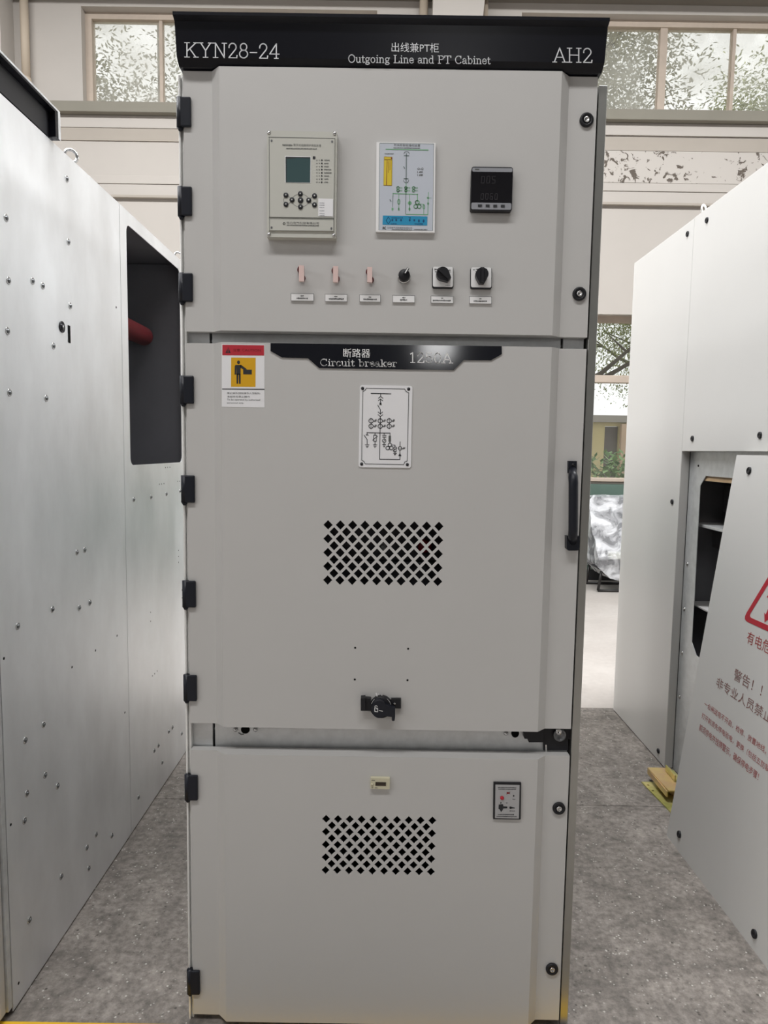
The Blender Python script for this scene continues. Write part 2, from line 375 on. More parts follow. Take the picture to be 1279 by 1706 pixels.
def pxrr(x0, y0, x1, y1, r, sl=0.0145):
    return [(x, y+sl*(x-x0)) for x, y in rrect(x0, x1, y0, y1, r, 4)]

# ------------------------------------------------------------------ lettering
def text_mesh(body):
    cu = bpy.data.curves.new('tmp', 'FONT'); cu.body = body; cu.resolution_u = 3
    ob = bpy.data.objects.new('tmp', cu); COL.objects.link(ob)
    dg = bpy.context.evaluated_depsgraph_get(); me = bpy.data.meshes.new_from_object(ob.evaluated_get(dg))
    bpy.data.objects.remove(ob); bpy.data.curves.remove(cu); return me
def write(mb, P, body, quad, lift=0.0008):
    """quad: picture corners top-left, top-right, bottom-right, bottom-left of the writing's extent"""
    me = text_mesh(body); co = np.array([v.co for v in me.vertices]); lo, hi = co.min(0), co.max(0)
    def fn(x, y, z):
        s = (x-lo[0])/max(hi[0]-lo[0], 1e-6); t = (hi[1]-y)/max(hi[1]-lo[1], 1e-6)
        (ax, ay), (bx, by), (cx, cy), (dx, dy) = quad
        return P.at((1-t)*((1-s)*ax+s*bx)+t*((1-s)*dx+s*cx), (1-t)*((1-s)*ay+s*by)+t*((1-s)*dy+s*cy), lift)
    mb.mesh(me, fn); bpy.data.meshes.remove(me); return mb
def arc(cx, cy, rx, ry, a0, a1, n=12):
    return [(cx+rx*math.cos(math.radians(a0+(a1-a0)*i/n)), cy+ry*math.sin(math.radians(a0+(a1-a0)*i/n))) for i in range(n+1)]
def sf(x0, x1, y): return [(x0, y), (x1, y)]
G = {
 'K': (.92, [[(.18,0),(.18,1)], [(.74,1),(.2,.42)], [(.36,.58),(.74,0)], sf(.04,.34,0), sf(.04,.34,1), sf(.6,.88,1), sf(.6,.9,0)]),
 'Y': (.88, [[(.12,1),(.43,.47)], [(.74,1),(.43,.47)], [(.43,.47),(.43,0)], sf(0,.26,1), sf(.6,.86,1), sf(.28,.58,0)]),
 'N': (.92, [[(.17,0),(.17,1)], [(.17,1),(.72,0)], [(.72,0),(.72,1)], sf(.03,.32,0), sf(.03,.18,1), sf(.58,.87,1)]),
 'A': (.84, [[(.1,0),(.42,1)], [(.42,1),(.74,0)], sf(.21,.63,.34), sf(0,.24,0), sf(.58,.86,0)]),
 'H': (.94, [[(.18,0),(.18,1)], [(.74,0),(.74,1)], sf(.18,.74,.51), sf(.04,.32,0), sf(.04,.32,1), sf(.6,.88,0), sf(.6,.88,1)]),
 'O': (.88, [arc(.43,.5,.35,.5,0,360,24)]),
 'C': (.84, [arc(.45,.5,.36,.5,45,318,18), [(.71,.98),(.71,.74)]]),
 'L': (.74, [[(.18,0),(.18,1)], sf(.04,.32,1), sf(.04,.64,0), [(.64,0),(.66,.24)]]),
 'P': (.76, [[(.18,0),(.18,1)], [(.18,1),(.4,1)], arc(.4,.75,.26,.25,90,-90), [(.4,.5),(.18,.5)], sf(.04,.34,0), sf(.04,.2,1)]),
 'T': (.8, [[(.39,0),(.39,1)], sf(.04,.74,1), [(.04,1),(.03,.78)], [(.74,1),(.75,.78)], sf(.24,.54,0)]),
 '2': (.68, [[(.1,.7)]+arc(.32,.74,.22,.26,170,-30), [(.51,.6),(.1,.02)], sf(.09,.58,0), [(.58,0),(.6,.16)]]),
 '8': (.68, [arc(.33,.76,.2,.24,0,360,18), arc(.33,.27,.25,.27,0,360,18)]),
 '4': (.68, [[(.46,0),(.46,1)], [(.46,1),(.05,.3)], sf(.05,.64,.3), sf(.34,.58,0)]),
 '1': (.6, [[(.3,0),(.3,1)], [(.3,1),(.13,.86)], sf(.13,.47,0)]),
 '5': (.68, [[(.54,1),(.16,1),(.13,.54)], arc(.32,.33,.25,.31,140,-150,16)]),
 '0': (.68, [arc(.33,.5,.25,.5,0,360,20)]),
 '-': (.56, [sf(.06,.48,.38)]),
 ' ': (.4, []),
 'u': (.66, [[(.14,.66),(.14,.2)], arc(.3,.2,.16,.2,180,340,8), [(.5,.66),(.5,0)], sf(.04,.14,.66), sf(.4,.5,.66), sf(.5,.6,0)]),
 't': (.42, [[(.18,.86),(.18,.14)], arc(.29,.14,.11,.14,180,330,6), sf(.04,.36,.64)]),
 'g': (.62, [arc(.28,.45,.18,.21,0,360,16), [(.42,.6),(.56,.64)], [(.18,.26),(.14,.14),(.2,.06),(.44,.04),(.52,-.08),(.44,-.2),(.28,-.24),(.12,-.2),(.08,-.1),(.2,.04)]]),
 'o': (.62, [arc(.3,.33,.22,.33,0,360,18)]),
 'i': (.36, [[(.18,0),(.18,.66)], sf(.06,.18,.66), sf(.06,.3,0), [(.18,.9),(.18,.96)]]),
 'n': (.68, [[(.15,0),(.15,.66)], [(.15,.45)]+arc(.33,.44,.18,.22,170,0,8)+[(.51,0)], sf(.04,.15,.66), sf(.05,.25,0), sf(.41,.61,0)]),
 'e': (.58, [[(.08,.36),(.5,.36)]+arc(.29,.36,.21,.3,0,180,10)+arc(.31,.34,.23,.34,180,325,10)]),
 'a': (.6, [[(.12,.52)]+arc(.28,.46,.17,.2,140,0,8)+[(.45,.08),(.55,0)], [(.45,.38),(.22,.34)]+arc(.22,.18,.14,.18,100,300,8)+[(.45,.16)]]),
 'd': (.66, [arc(.28,.33,.2,.33,0,360,16), [(.48,1),(.48,0)], sf(.36,.48,1), sf(.48,.6,0)]),
 'b': (.66, [arc(.36,.33,.2,.33,0,360,16), [(.16,1),(.16,0)], sf(.04,.16,1)]),
 'r': (.5, [[(.16,0),(.16,.66)], [(.16,.42)]+arc(.33,.48,.15,.18,160,40,6), sf(.05,.16,.66), sf(.05,.3,0)]),
 'c': (.56, [arc(.31,.33,.22,.33,48,318,14)]),
 'k': (.66, [[(.16,0),(.16,1)], [(.5,.66),(.18,.26)], [(.28,.38),(.52,0)], sf(.04,.16,1), sf(.05,.27,0), sf(.4,.6,.66), sf(.42,.62,0)]),
}
def serif(mb, P, body, x0, x1, top, base, sl=0.0145, w=0.085, lift=0.0008):
    """serif lettering from picture x0 to x1, cap line top and base line base measured at x0"""
    tot = sum(G[c][0] for c in body); pos = 0.0; k = (x1-x0)/tot; h = base-top
    for c in body:
        adv, strokes = G[c]
        for st in strokes:
            mb.line(P, [(x0+(pos+u)*k, base - v*h + sl*(pos+u)*k) for u, v in st], w*h*(0.75 if len(st) == 2 and abs(st[0][1]-st[1][1]) < 1e-6 else 1.0), lift)
        pos += adv
    return mb
def scribble(mb, P, x0, x1, y0, y1, lift, n, sl=0.0145, rnd=None):
    """a line of print too small to read: a row of short uneven dashes"""
    rnd = rnd or R; w = (x1-x0)/n
    for i in range(n):
        a = x0+i*w; d = sl*(a-x0); t = rnd.uniform(0, .25)*(y1-y0); b = rnd.uniform(0, .2)*(y1-y0)
        mb.poly(P, [(a, y0+t+d), (a+w*rnd.uniform(.6, .85), y0+t+d), (a+w*rnd.uniform(.6, .85), y1-b+d), (a, y1-b+d)], lift)
    return mb
def crop(ox, oy, s): return lambda *p: [(ox+x/s, oy+y/s) for x, y in p]

# ================================================================== THE HALL
YW = 6.483
ZT = 7.6
mb = MB().box(-11, 11, -10, 1.1535, -0.20, 0.0).box(-11, 11, 1.1565, 2.290, -0.20, 0.0); floor = struct(mb.build('floor', 'floor'))
rf = struct(MB().box(-11, 11, 2.297, YW+0.3, -0.20, 0.0).build('floor', 'floor_rear'))
struct(MB().box(-11, 11, 1.0, 2.5, -0.3, -0.012).build('floor', 'hole'))
ye = F(640, 1700.5).z
p0 = Plane((0, 0, 0), (0, 0, 1)).at(640, 1699.5)
struct(MB().box(-3.2, 3.2, -0.072, -0.012, 0.0, 0.0015).build('floor_line', 'yellow_line'))
# back wall with its openings
UZ0, UZ1 = 5.43, 6.50
LW = (-3.53, -0.17); RW = (1.47, 5.05); DW = (1.75, 4.6); DZ = (1.19, 3.17)
wall_me = plate2d([(-11, 0), (11, 0), (11, ZT), (-11, ZT)],
    [[(a, UZ0), (b, UZ0), (b, UZ1), (a, UZ1)] for a, b in (LW, RW, (-8.6, -5.2), (6.6, 10.0))] + [[(DW[0], DZ[0]), (DW[1], DZ[0]), (DW[1], DZ[1]), (DW[0], DZ[1])]], 0.30)
struct(MB().mesh(wall_me, lambda x, y, z: (x, YW+0.15+z, y)).build('wall_back', 'wall'))
struct(MB().box(-11, 11, YW-0.10, YW-0.001, 5.316, 5.432, 0.008).build('trim_1', 'wall_beam'))
struct(MB().box(-11, 11, YW-0.022, YW-0.001, 5.180, 5.312).build('trim_2', 'wall'))
struct(MB().box(-11, 0.9, YW-0.014, YW-0.001, 5.040, 5.176).build('trim_3', 'wall_band'))
struct(MB().box(0.9, 11, YW-0.014, YW-0.001, 5.015, 5.160).build('trim_3', 'wall_band'))
struct(MB().box(0.9, 5.4, YW-0.012, YW-0.0011, 4.66, 5.012).build('trim_4', 'peel'))
struct(MB().box(-11, 11, YW-0.030, YW-0.001, 4.560, 4.650, 0.004).build('trim_5', 'wall'))
struct(MB().box(-11, 11, YW-0.020, YW-0.001, 4.425, 4.556, 0.003).build('trim_6', 'wall'))
struct(MB().box(-11, 11, YW-0.05, YW-0.001, 4.4, 4.43, 0.004).build('trim_7', 'wall_band'))
struct(MB().box(-11, 11, YW-0.012, YW-0.001, 0.13, 1.17).build('trim_8', 'wall_green'))
struct(MB().box(-11, 11, YW-0.03, YW-0.001, 0.0, 0.13).build('baseboard_back', 'skirt'))
# concrete beam over the windows, column, roof, other walls
struct(MB().box(-11, 11, YW-0.35, YW-0.001, 6.60, ZT).build('beam', 'soffit'))
struct(MB().prism([(0.43, 5.45), (0.93, 5.45), (1.02, 6.6), (0.45, 6.6)], lambda u, v, w: (u, w, v), YW-0.30, YW-0.001).build('column', 'wall'))
struct(MB().box(-5.6, -4.30, YW-0.28, YW-0.001, 0.0, 6.6).build('column', 'wall'))
struct(MB().box(-11, 11, -10, YW+0.3, ZT, ZT+0.2).build('ceiling', 'ceiling'))
struct(MB().box(-9.6, -9.4, -10, YW, 0, ZT).build('wall_left', 'wall_far'))
struct(MB().box(9.4, 9.6, -10, YW, 0, ZT).build('wall_right', 'wall_far'))
struct(MB().box(-11, 11, -10.2, -10, 0, ZT).build('wall_front', 'wall_far'))

def window(name, x0, x1, z0, z1, bars, rails=(), thick=(), fr=0.075, depth=0.10, back=0.10, gm='pane'):
    """a window set in the back wall: outer frame as the object, bars and panes as parts"""
    y0 = YW+back; outer = [(x0, z0), (x1, z0), (x1, z1), (x0, z1)]; inner = [(x0+fr, z0+0.02), (x1-fr, z0+0.02), (x1-fr, z1-fr), (x0+fr, z1-fr)]
    f = struct(MB().mesh(plate2d(outer, [inner], depth), lambda x, y, z: (x, y0+depth/2+z, y)).build(name, 'frame_cream'))
    xs = [x0+fr] + list(bars) + [x1-fr]; ws = [0] + [thick[i] if thick else 0.035 for i in range(len(bars))] + [0]
    for b, w in zip(bars, ws[1:]): MB().box(b-w/2, b+w/2, y0+0.01, y0+depth-0.01, z0+0.02, z1-fr, 0.004, 1).build('mullion', 'frame_cream', f)
    zs = [z0+0.02] + list(rails) + [z1-fr]
    for r in rails: MB().box(x0+fr, x1-fr, y0+0.005, y0+depth-0.005, r-0.045, r+0.045, 0.006, 1).build('rail', 'frame_cream', f)
    for i in range(len(xs)-1):
        for k in range(len(zs)-1):
            MB().box(xs[i]+ws[i]/2+0.001, xs[i+1]-ws[i+1]/2-0.001, y0+0.048, y0+0.052, zs[k]+(0.045 if k else 0)+0.001, zs[k+1]-(0.045 if k < len(rails) else 0)-0.001).build('pane', gm, f)
    return f
PWy = YW+0.15
bx = lambda px: PF(PWy).at(px, 100).x
window('window_1', LW[0], LW[1], UZ0, UZ1, [bx(270), bx(391), bx(510)], thick=(.04, .085, .04))
window('window_2', RW[0], RW[1], UZ0, UZ1, [bx(984), bx(1102), bx(1219), bx(1219)+0.86], thick=(.04, .085, .04, .04))
window('window_3', -8.6, -5.2, UZ0, UZ1, [-7.75, -6.9, -6.05], thick=(.04, .085, .04))
window('window_4', 6.6, 10.0, UZ0, UZ1, [7.45, 8.3, 9.15], thick=(.04, .085, .04))
window('window_5', DW[0], DW[1], DZ[0], DZ[1], [2.45, 3.2, 3.9], rails=(2.43,), fr=0.07, gm='pane_clean')
struct(MB().box(DW[0]-0.05, DW[1]+0.05, YW-0.03, YW+0.09, 1.20, 1.245, 0.006).build('trim_9', 'frame_cream'))

pipe = MB().cyl((F(40, 60, 6.38).x, 6.40, 5.62), (F(40, 60, 6.38).x, 6.40, 6.6), 0.045).lathe((F(40, 60, 6.38).x, 6.40, 5.56), (0, 0, 1), [(.058, 0), (.058, .1), (.046, .12)])
pipe.cyl((F(40, 60, 6.38).x, 6.40, 0.0), (F(40, 60, 6.38).x, 6.40, 5.6), 0.045)
tag(pipe.build('drain_pipe', 'pipe'), 'beige vertical pipe beside the wall column at the far left window', 'pipe')
px_ = F(705.5, 20, 6.40).x
tag(MB().cyl((px_, 6.40, 0), (px_, 6.40, 6.6), 0.048).build('drain_pipe', 'pipe'), 'beige vertical pipe just left of the white centre column', 'pipe')
px_ = F(789, 20, 6.40).x
tag(MB().cyl((px_+.14, 6.44, 0), (px_+.14, 6.44, 6.6), 0.026).build('conduit_pipe', 'pipe'), 'thin pale conduit on the wall just right of the white centre column', 'pipe')

# ================================================================== OUTSIDE
struct(MB().box(-40, 40, YW+0.35, 60, -0.5, -0.3).build('ground', 'ground_out'))
def tree(x, y, h, rad, n, leaf, label, seed, low=0.35):
    rnd = random.Random(seed); t = thing('tree', (x, y, -0.3), label, 'tree', None)
    tr = MB(); top = Vector((x+rnd.uniform(-.3, .3), y, h*0.95))
    tr.tube([(x, y, -0.3), (x+.05, y, h*.25), (x-.08, y+.05, h*.45), top], [.17, .14, .11, .008], 8)
    tips = []
    for i in range(16):
        a = rnd.uniform(0, 6.283); z0 = rnd.uniform(.22, .65)*h; L = rnd.uniform(.5, 1.0)*rad
        p0 = Vector((x, y, z0)); p2 = p0 + Vector((math.cos(a)*L, math.sin(a)*L, L*rnd.uniform(.3, .9))); p1 = (p0+p2)/2 + Vector((0, 0, -.1))
        tr.tube([p0, p1, p2], [.06, .04, .012], 6); tips += [p1, p2]
        for k in range(2):
            q = p2 + Vector((rnd.uniform(-1, 1), rnd.uniform(-1, 1), rnd.uniform(-.2, .9)))*rad*.35; tr.tube([p1.lerp(p2, .5), q], [.025, .008], 5); tips.append(q)
    tr.build('trunk', 'bark', t)
    vs = []; fs = []
    for i in range(n):
        c = rnd.choice(tips) + Vector((rnd.gauss(0, 1), rnd.gauss(0, 1), rnd.gauss(0, 1)))*rad*.24
        if c.z < h*low: c.z = h*low + rnd.random()*h*.4
        rr = math.hypot(c.x-x, c.y-y)
        if rr > rad*1.1: c.x = x+(c.x-x)*rad*1.1*rnd.random()/rr; c.y = y+(c.y-y)*rad*1.1*rnd.random()/rr
        d = Vector((rnd.gauss(0, 1), rnd.gauss(0, 1), rnd.gauss(0, .6))).normalized(); u, v, _ = basis(d); s_ = rnd.uniform(.022, .044)
        k = len(vs); vs += [c-d*s_*1.3, c+u*s_*.55, c+d*s_*1.3, c-u*s_*.55]; fs.append((k, k+1, k+2, k+3))
    MB().add(vs, fs).build('crown', leaf, t); return t
tree(-3.75, 10.3, 11.0, 2.0, 34000, 'leaf_grey', 'sparse grey green tree outside the high window above the zinc cabinet, nearest the wall corner', 3)
tree(-1.2, 15.2, 13.5, 2.1, 26000, 'leaf_grey', 'sparse tree outside the high window, mostly behind the black title board', 4)
tree(3.1, 10.7, 11.0, 2.1, 60000, 'leaf_grey', 'greyish bushy tree outside the high window beside the black title board end', 5)
tree(7.9, 10.7, 11.0, 2.1, 62000, 'leaf', 'green leafy tree outside the high window above the peeling paint', 6)
YH = 20.0
bd = thing('building', (8.5, YH+1, -0.3), 'pale yellow house seen low through the small side window', 'building')
hx = lambda px: F(px, 740, YH).x
ht = F(1020, 704, YH).z
MB().mesh(plate2d([(2, -.3), (16, -.3), (16, ht), (2, ht)], [[(hx(1004), -.28), (hx(1028), -.28), (hx(1028), ht-.12), (hx(1004), ht-.12)], [(11, -.28), (12, -.28), (12, 1.9), (11, 1.9)]], .25), lambda x, y, z: (x, YH+z, y)).build('wall_front', 'plaster', bd)
MB().box(hx(1029), hx(1046), YH-.30, YH-.13, -.3, ht-.05).build('pilaster', 'plaster_pink', bd)
MB().box(hx(1004)+.01, hx(1028)-.01, YH, YH+.08, -.28, ht-.13).build('door_leaf', 'out_dark', bd)
MB().box(11.01, 11.99, YH, YH+.08, -.28, 1.89).build('door_leaf', 'out_dark', bd)
MB().prism([(YH-.3, ht), (YH+3, ht), (YH+2.4, ht+.25), (YH+.4, ht+.25)], lambda u, v, w: (w, u, v), 1.8, 16.2).build('roof', 'soffit', bd)
def shrub(x, y, h, w, n, label, seed):
    rnd = random.Random(seed); t = thing('bush', (x, y, -0.3), label, 'bush'); vs = []; fs = []
    st = MB()
    for i in range(7):
        a = rnd.uniform(0, 6.28); st.tube([(x, y, -.3), (x+math.cos(a)*w*.4, y+math.sin(a)*w*.4, h*.55)], [.02, .008], 5)
    st.build('stem', 'bark', t)
    for i in range(n):
        a = rnd.uniform(0, 6.28); r_ = w*math.sqrt(rnd.random()); z = rnd.uniform(0, h)*(1-.35*(r_/w)**2)
        c = Vector((x+math.cos(a)*r_, y+math.sin(a)*r_, z)); d = Vector((rnd.gauss(0, 1), rnd.gauss(0, 1), rnd.gauss(.3, .7))).normalized(); u, v, _ = basis(d); s_ = rnd.uniform(.04, .08)
        k = len(vs); vs += [c-d*s_, c+u*s_*.5, c+d*s_, c-u*s_*.5]; fs.append((k, k+1, k+2, k+3))
    MB().add(vs, fs).build('foliage', 'bush', t)
shrub(3.0, 7.45, 1.62, .5, 2600, 'pale green bush just outside the small side window', 9)
tree(6.5, 15.6, 13.0, 2.1, 60000, 'leaf', 'grey trunked tall tree in front of the pale yellow house', 12, low=.2)

# ================================================================== MAIN CABINET
SG = thing('switchgear_cabinet', (0, 0.8, 0), 'tall light grey switchgear cabinet with black title board, three doors and instruments', 'cabinet')
YF = -0.022                                     # the raised middle of each door
Z = {'u0': F(640, 557.0).z, 'u1': 2.4215, 'm0': F(640, 1209.5).z, 'm1': F(640, 576.3).z, 'l0': 0.02, 'l1': F(640, 1254.7).z}
b = MB()
b.box(-0.498, -0.494, 0.03, 1.52, 0.0, 2.42).box(0.487, 0.491, 0.03, 1.52, 0.0, 2.42)
b.box(-0.494, 0.487, 1.516, 1.52, 0.0, 2.42).box(-0.494, 0.487, 0.03, 1.516, 2.415, 2.42).box(-0.494, 0.487, 0.03, 1.516, 0.0, 0.018)
b.box(-0.494, 0.487, 0.05, 1.516, 0.790, 0.796).box(-0.494, 0.487, 0.05, 1.516, 1.800, 1.806)
b.box(-0.494, -0.440, 0.03, 0.075, 0.018, 2.415).box(0.440, 0.487, 0.03, 0.075, 0.018, 2.415)     # corner posts
b.build('cabinet_body', 'galv', SG)
MB().box(-0.434, 0.434, 0.032, 0.06, 0.735, 0.852).build('crossbar', 'galv', SG)
MB().box(-0.434, 0.434, 0.032, 0.06, 1.760, 1.845).build('crossbar', 'galv', SG)
sp = MB().box(0.496, 0.5165, 0.008, 2.2, 0.0, F(1005, 139).z, 0.001, 1); sp.build('end_panel', 'galv_plain', SG)
lp = MB().box(-0.5035, -0.4985, 0.004, 1.52, 0.0, 2.415, .0018, 2); lp.build('end_panel', 'edge_catchlight', SG)
MB().box(-0.498, -0.4915, 0.012, 0.0295, 0.0, 2.42, .002, 2).build('edge_strip', 'edge_catchlight', SG)

# title board
hp = [(0.03, 2.424), (-0.012, 2.424), (-0.030, 2.437), (-0.044, 2.506), (-0.058, 2.512), (-0.058, 2.519), (0.38, 2.519), (0.38, 2.424)]
hw = 0.4955
hb = MB().prism(hp, lambda u, v, w: (w, u, v), -hw, hw); hb.build('title_board', 'black_gloss', SG)
tb = [o for o in bpy.data.objects if o.name == 'title_board'][0]
hn = Vector((0, 2.437-2.506, -0.044+0.030)).normalized()
hn = hn if hn.y < 0 else -hn
PH = Plane((0, -0.030, 2.437), hn)
for body, q in (('KYN28-24', (306.5, 466, 71.0, 95.0, .0145, .082)), ('AH2', (920.5, 988, 79.8, 103.2, .0145, .082)), ('Outgoing Line and PT Cabinet', (579.5, 817, 91.2, 103.8, .0115, .12))):
    serif(MB(), PH, body, *q).build('lettering', 'silver_text', tb)
write(MB(), PH, '出线兼PT柜', [(652, 70.6), (731, 71.9), (731, 87.8), (652, 86.4)], .0008).build('lettering', 'silver_text', tb)

# doors
def door(name, z0, z1, xl1, xl2, xr2, xr1, vent=None, xr=0.4905):
    fr = [(-0.49, 0.024), (-0.49, 0.0), (xl1, 0.0), (xl2, YF), (xr2, YF), (xr1, 0.0), (xr, 0.0), (xr, 0.024)]
    bk = [(xr-.003, 0.024), (xr-.003, 0.003), (xr1-.001, 0.003), (xr2-.001, YF+.003), (xl2+.001, YF+.003), (xl1+.001, 0.003), (-0.487, 0.003), (-0.487, 0.024)]
    d = MB().prism(fr+bk, lambda u, v, w: (u, v, w), z0, z1)
    if vent:
        bmesh.ops.recalc_face_normals(d.bm, faces=d.bm.faces[:])
        me = bpy.data.meshes.new('tmp'); d.bm.to_mesh(me); o = bpy.data.objects.new('tmp', me); COL.objects.link(o)
        c = MB()
        for (cx, cz, rx, rz) in vent:
            c.prism([(cx-rx, cz), (cx, cz-rz), (cx+rx, cz), (cx, cz+rz)], lambda u, v, w: (u, w, v), YF-.01, YF+.012)
        bmesh.ops.recalc_face_normals(c.bm, faces=c.bm.faces[:])
        me2 = bpy.data.meshes.new('tmp2'); c.bm.to_mesh(me2); o2 = bpy.data.objects.new('tmp2', me2); COL.objects.link(o2)
        md = o.modifiers.new('cut', 'BOOLEAN'); md.operation = 'DIFFERENCE'; md.solver = 'EXACT'; md.object = o2
        dg = bpy.context.evaluated_depsgraph_get(); me3 = bpy.data.meshes.new_from_object(o.evaluated_get(dg))
        d = MB().mesh(me3); bpy.data.objects.remove(o); bpy.data.objects.remove(o2)
    cap = [(u*.9985, v+.0005) for u, v in fr]; z0 += .0004; z1 -= .0004
    d.prism(cap, lambda u, v, w: (u, v, w), z0, z0+.0025); d.prism(cap, lambda u, v, w: (u, v, w), z1-.0025, z1)
    return d.build(name, 'paint', SG)
def vents(tl, tr, bl, rx, rz):
    out = []
    A, B, C = F(*tl, YF), F(*tr, YF), F(*bl, YF); du = (B-A)/9; dv = (C-A)/4
    for r in range(9):
        for k in range(10 if r % 2 == 0 else 9):
            p = A + du*(k + (0 if r % 2 == 0 else .5)) + dv*(r/2); out.append((p.x, p.z, rx, rz))
    return out
xl1, xl2 = F(353, 135).x, F(364.7, 135, YF).x
xr2, xr1 = F(935.5, 135, YF).x, F(948, 135).x
k_ = (F(547, 874, YF)-F(546, 874, YF)).x
ud = door('upper_door', Z['u0'], Z['u1'], xl1, xl2, xr2, xr1)
mdr = door('middle_door', Z['m0'], Z['m1'], xl1, xl2, xr2, xr1, vents((546.3, 874.4), (731, 877), (545.7, 966.4), 7.7*k_, 8.0*k_))
ld = door('lower_door', Z['l0'], Z['l1'], F(362, 1250).x, F(374, 1256, YF).x, F(894.7, 1300, YF).x, F(906, 1300).x, vents((543.2, 1364.5), (720.1, 1367.3), (542.1, 1449.7), 7.2*k_, 7.6*k_))

# hinges
zref = 0.0
hz = MB(); hz.cyl((-0.4975, -0.001, -0.034), (-0.4975, -0.001, 0.034), 0.0085, seg=14).cyl((-0.4975, -0.001, -0.041), (-0.4975, -0.001, -0.034), 0.004, .0075, seg=12)
hz.box(-0.497, -0.4705, -0.009, -0.0005, -0.034, 0.034, 0.003, 2)
hz = hz.build('hinge', 'navy', ud, origin=(0, 0, 0))
first = True
for dr, ys in ((ud, ((165, 212), (313, 360), (457, 502))), (mdr, ((628, 671), (794, 835), (968, 1010), (1124, 1166))), (ld, ((1290, 1331), (1613, 1655)))):
    for y0, y1 in ys:
        c = Vector((0, 0, F(308, (y0+y1)/2).z))
        if first: put(hz, c, ud); hz['_w'] = tuple(c); first = False
        else: dup(hz, c, dr)
# quarter-turn locks
lk = MB().lathe((0, 0, 0), (0, -1, 0), [(.0165, 0), (.0165, .004), (.0150, .0062), (.0098, .0066), (.0096, .005), (.0, .005)], 28).build('lock', 'black', ud, origin=(0, 0, 0))
lc = MB().lathe((0, 0, 0), (0, -1, 0), [(.0072, 0), (.0072, .0024), (.0058, .0032), (.0034, .0032), (.0030, .0012), (0, .0012)], 20).build('core', 'steel', ud, origin=(0, 0, 0))
for i, (dr, px, py) in enumerate(((ud, 976.5, 200.5), (ud, 964.5, 490), (ld, 930.5, 1346), (ld, 919, 1613.5))):
    c = F(px, py, -.001)
    if i == 0:
        put(lk, c, dr); lk['_w'] = tuple(c); put(lc, c + Vector((0, -.004, 0)), dr); lc.name = 'lock_core'; lc['_w'] = tuple(c)
    else: dup(lk, c, dr); dup(lc, c + Vector((0, -.004, 0)), dr)

# crossbar bolts, holes and the door interlock
def dome(c, n, r, name, matn, parent): return MB().lathe(c, n, [(r, 0), (r, r*.3), (r*.75, r*.75), (r*.3, r*.95), (0, r)], 14).build(name, matn, parent)
cb = [o for o in bpy.data.objects if o.name.startswith('crossbar')]
low = min(cb, key=lambda o: o['_w'][2])
yb = 0.031
for px, py in ((392, 1215.2), (425.5, 1215.3), (842.5, 1221.5)): dome(F(px, py, yb), (0, -1, 0), .0062, 'bolt', 'steel', low)
Pb = PF(yb)
MB().disc(Pb, 408.5, 1215.5, 7.4, 6.8, .0006).build('cable_hole', 'hole', low)
MB().disc(Pb, 858, 1221.5, 6.5, 7.5, .0006).build('cable_hole', 'hole', low)
MB().line(Pb, [(397, 1221), (402, 1224), (406, 1223)], 1.3, .0006).build('scratch', 'ink_grey', low)
il = MB(); kk = crop(840, 1190, 9.838)
il.slab(Pb, kk((318,262),(640,262),(640,460),(400,460),(380,405),(330,400),(318,370)), 0, .012)
il.slab(Pb, kk((640,235),(1130,235),(1130,400),(1045,410),(1045,590),(640,590)), 0, .006)
il = il.build('door_interlock', 'black', SG)
c = PF(.02).at(*kk((905, 335))[0]); MB().lathe(c, (0, -1, 0), [(.017, 0), (.017, .004), (.013, .006), (.012, .003), (0, .003)], 24).build('washer', 'steel_dark', il)
c = PF(.016).at(*kk((880, 270))[0]); MB().lathe(c, (0, -1, 0), [(.0075, 0), (.0075, .008), (.0035, .008), (.003, .004), (0, .004)], 14).build('bolt', 'steel', il)
MB().poly(Pb, kk((672,500),(692,500),(698,590),(690,650),(672,650)), .007).build('clip', 'steel', il)

# ------------------------------------------------ upper door instruments
PU = PF(YF)
def slabpart(name, pts, back, front, matn, parent, P=PU): return MB().slab(P, pts, back, front).build(name, matn, parent)
# protection relay
kr = crop(430, 200, 6.732)
RF = .026                                      # how far its face stands off the door
rel = slabpart('protection_relay', kr((100,118),(885,134),(872,1322),(98,1312)), 0, RF-.003, 'relay', SG)
PR = PF(YF-RF)
fp = MB()
fp.slab(PR, kr((118,190),(862,204),(850,1100),(118,1086)), -.004, .0005).slab(PR, kr((118,1098),(850,1110),(848,1248),(118,1240)), -.004, .0005)
fp.build('face_plate', 'relay', rel)
gl = MB().line(PR, kr((118,192),(862,206)), .9, .0009).line(PR, kr((122,192),(128,1235)), .7, .0009).line(PR, kr((122,1086),(848,1100)), .7, .0009).line(PR, kr((122,1103),(848,1116)), .7, .0009).line(PR, kr((122,1236),(848,1244)), .4, .0009).line(PR, kr((855,210),(845,1240)), .5, .0009)
gl.build('groove', 'ink_grey', rel)
MB().slab(PR, kr((300,402),(595,410),(588,708),(302,702)), 0, .0012).build('screen_frame', 'white', rel)
MB().slab(PR, kr((306,410),(586,416),(582,702),(308,698)), 0, .0016).build('screen', 'lcd', rel)
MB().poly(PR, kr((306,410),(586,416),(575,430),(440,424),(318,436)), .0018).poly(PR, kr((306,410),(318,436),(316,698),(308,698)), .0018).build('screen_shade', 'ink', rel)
MB().slab(PR, kr((612,406),(640,407),(639,436),(612,435)), 0, .0014).build('sensor', 'ink', rel)
ind = MB(); tx = MB()
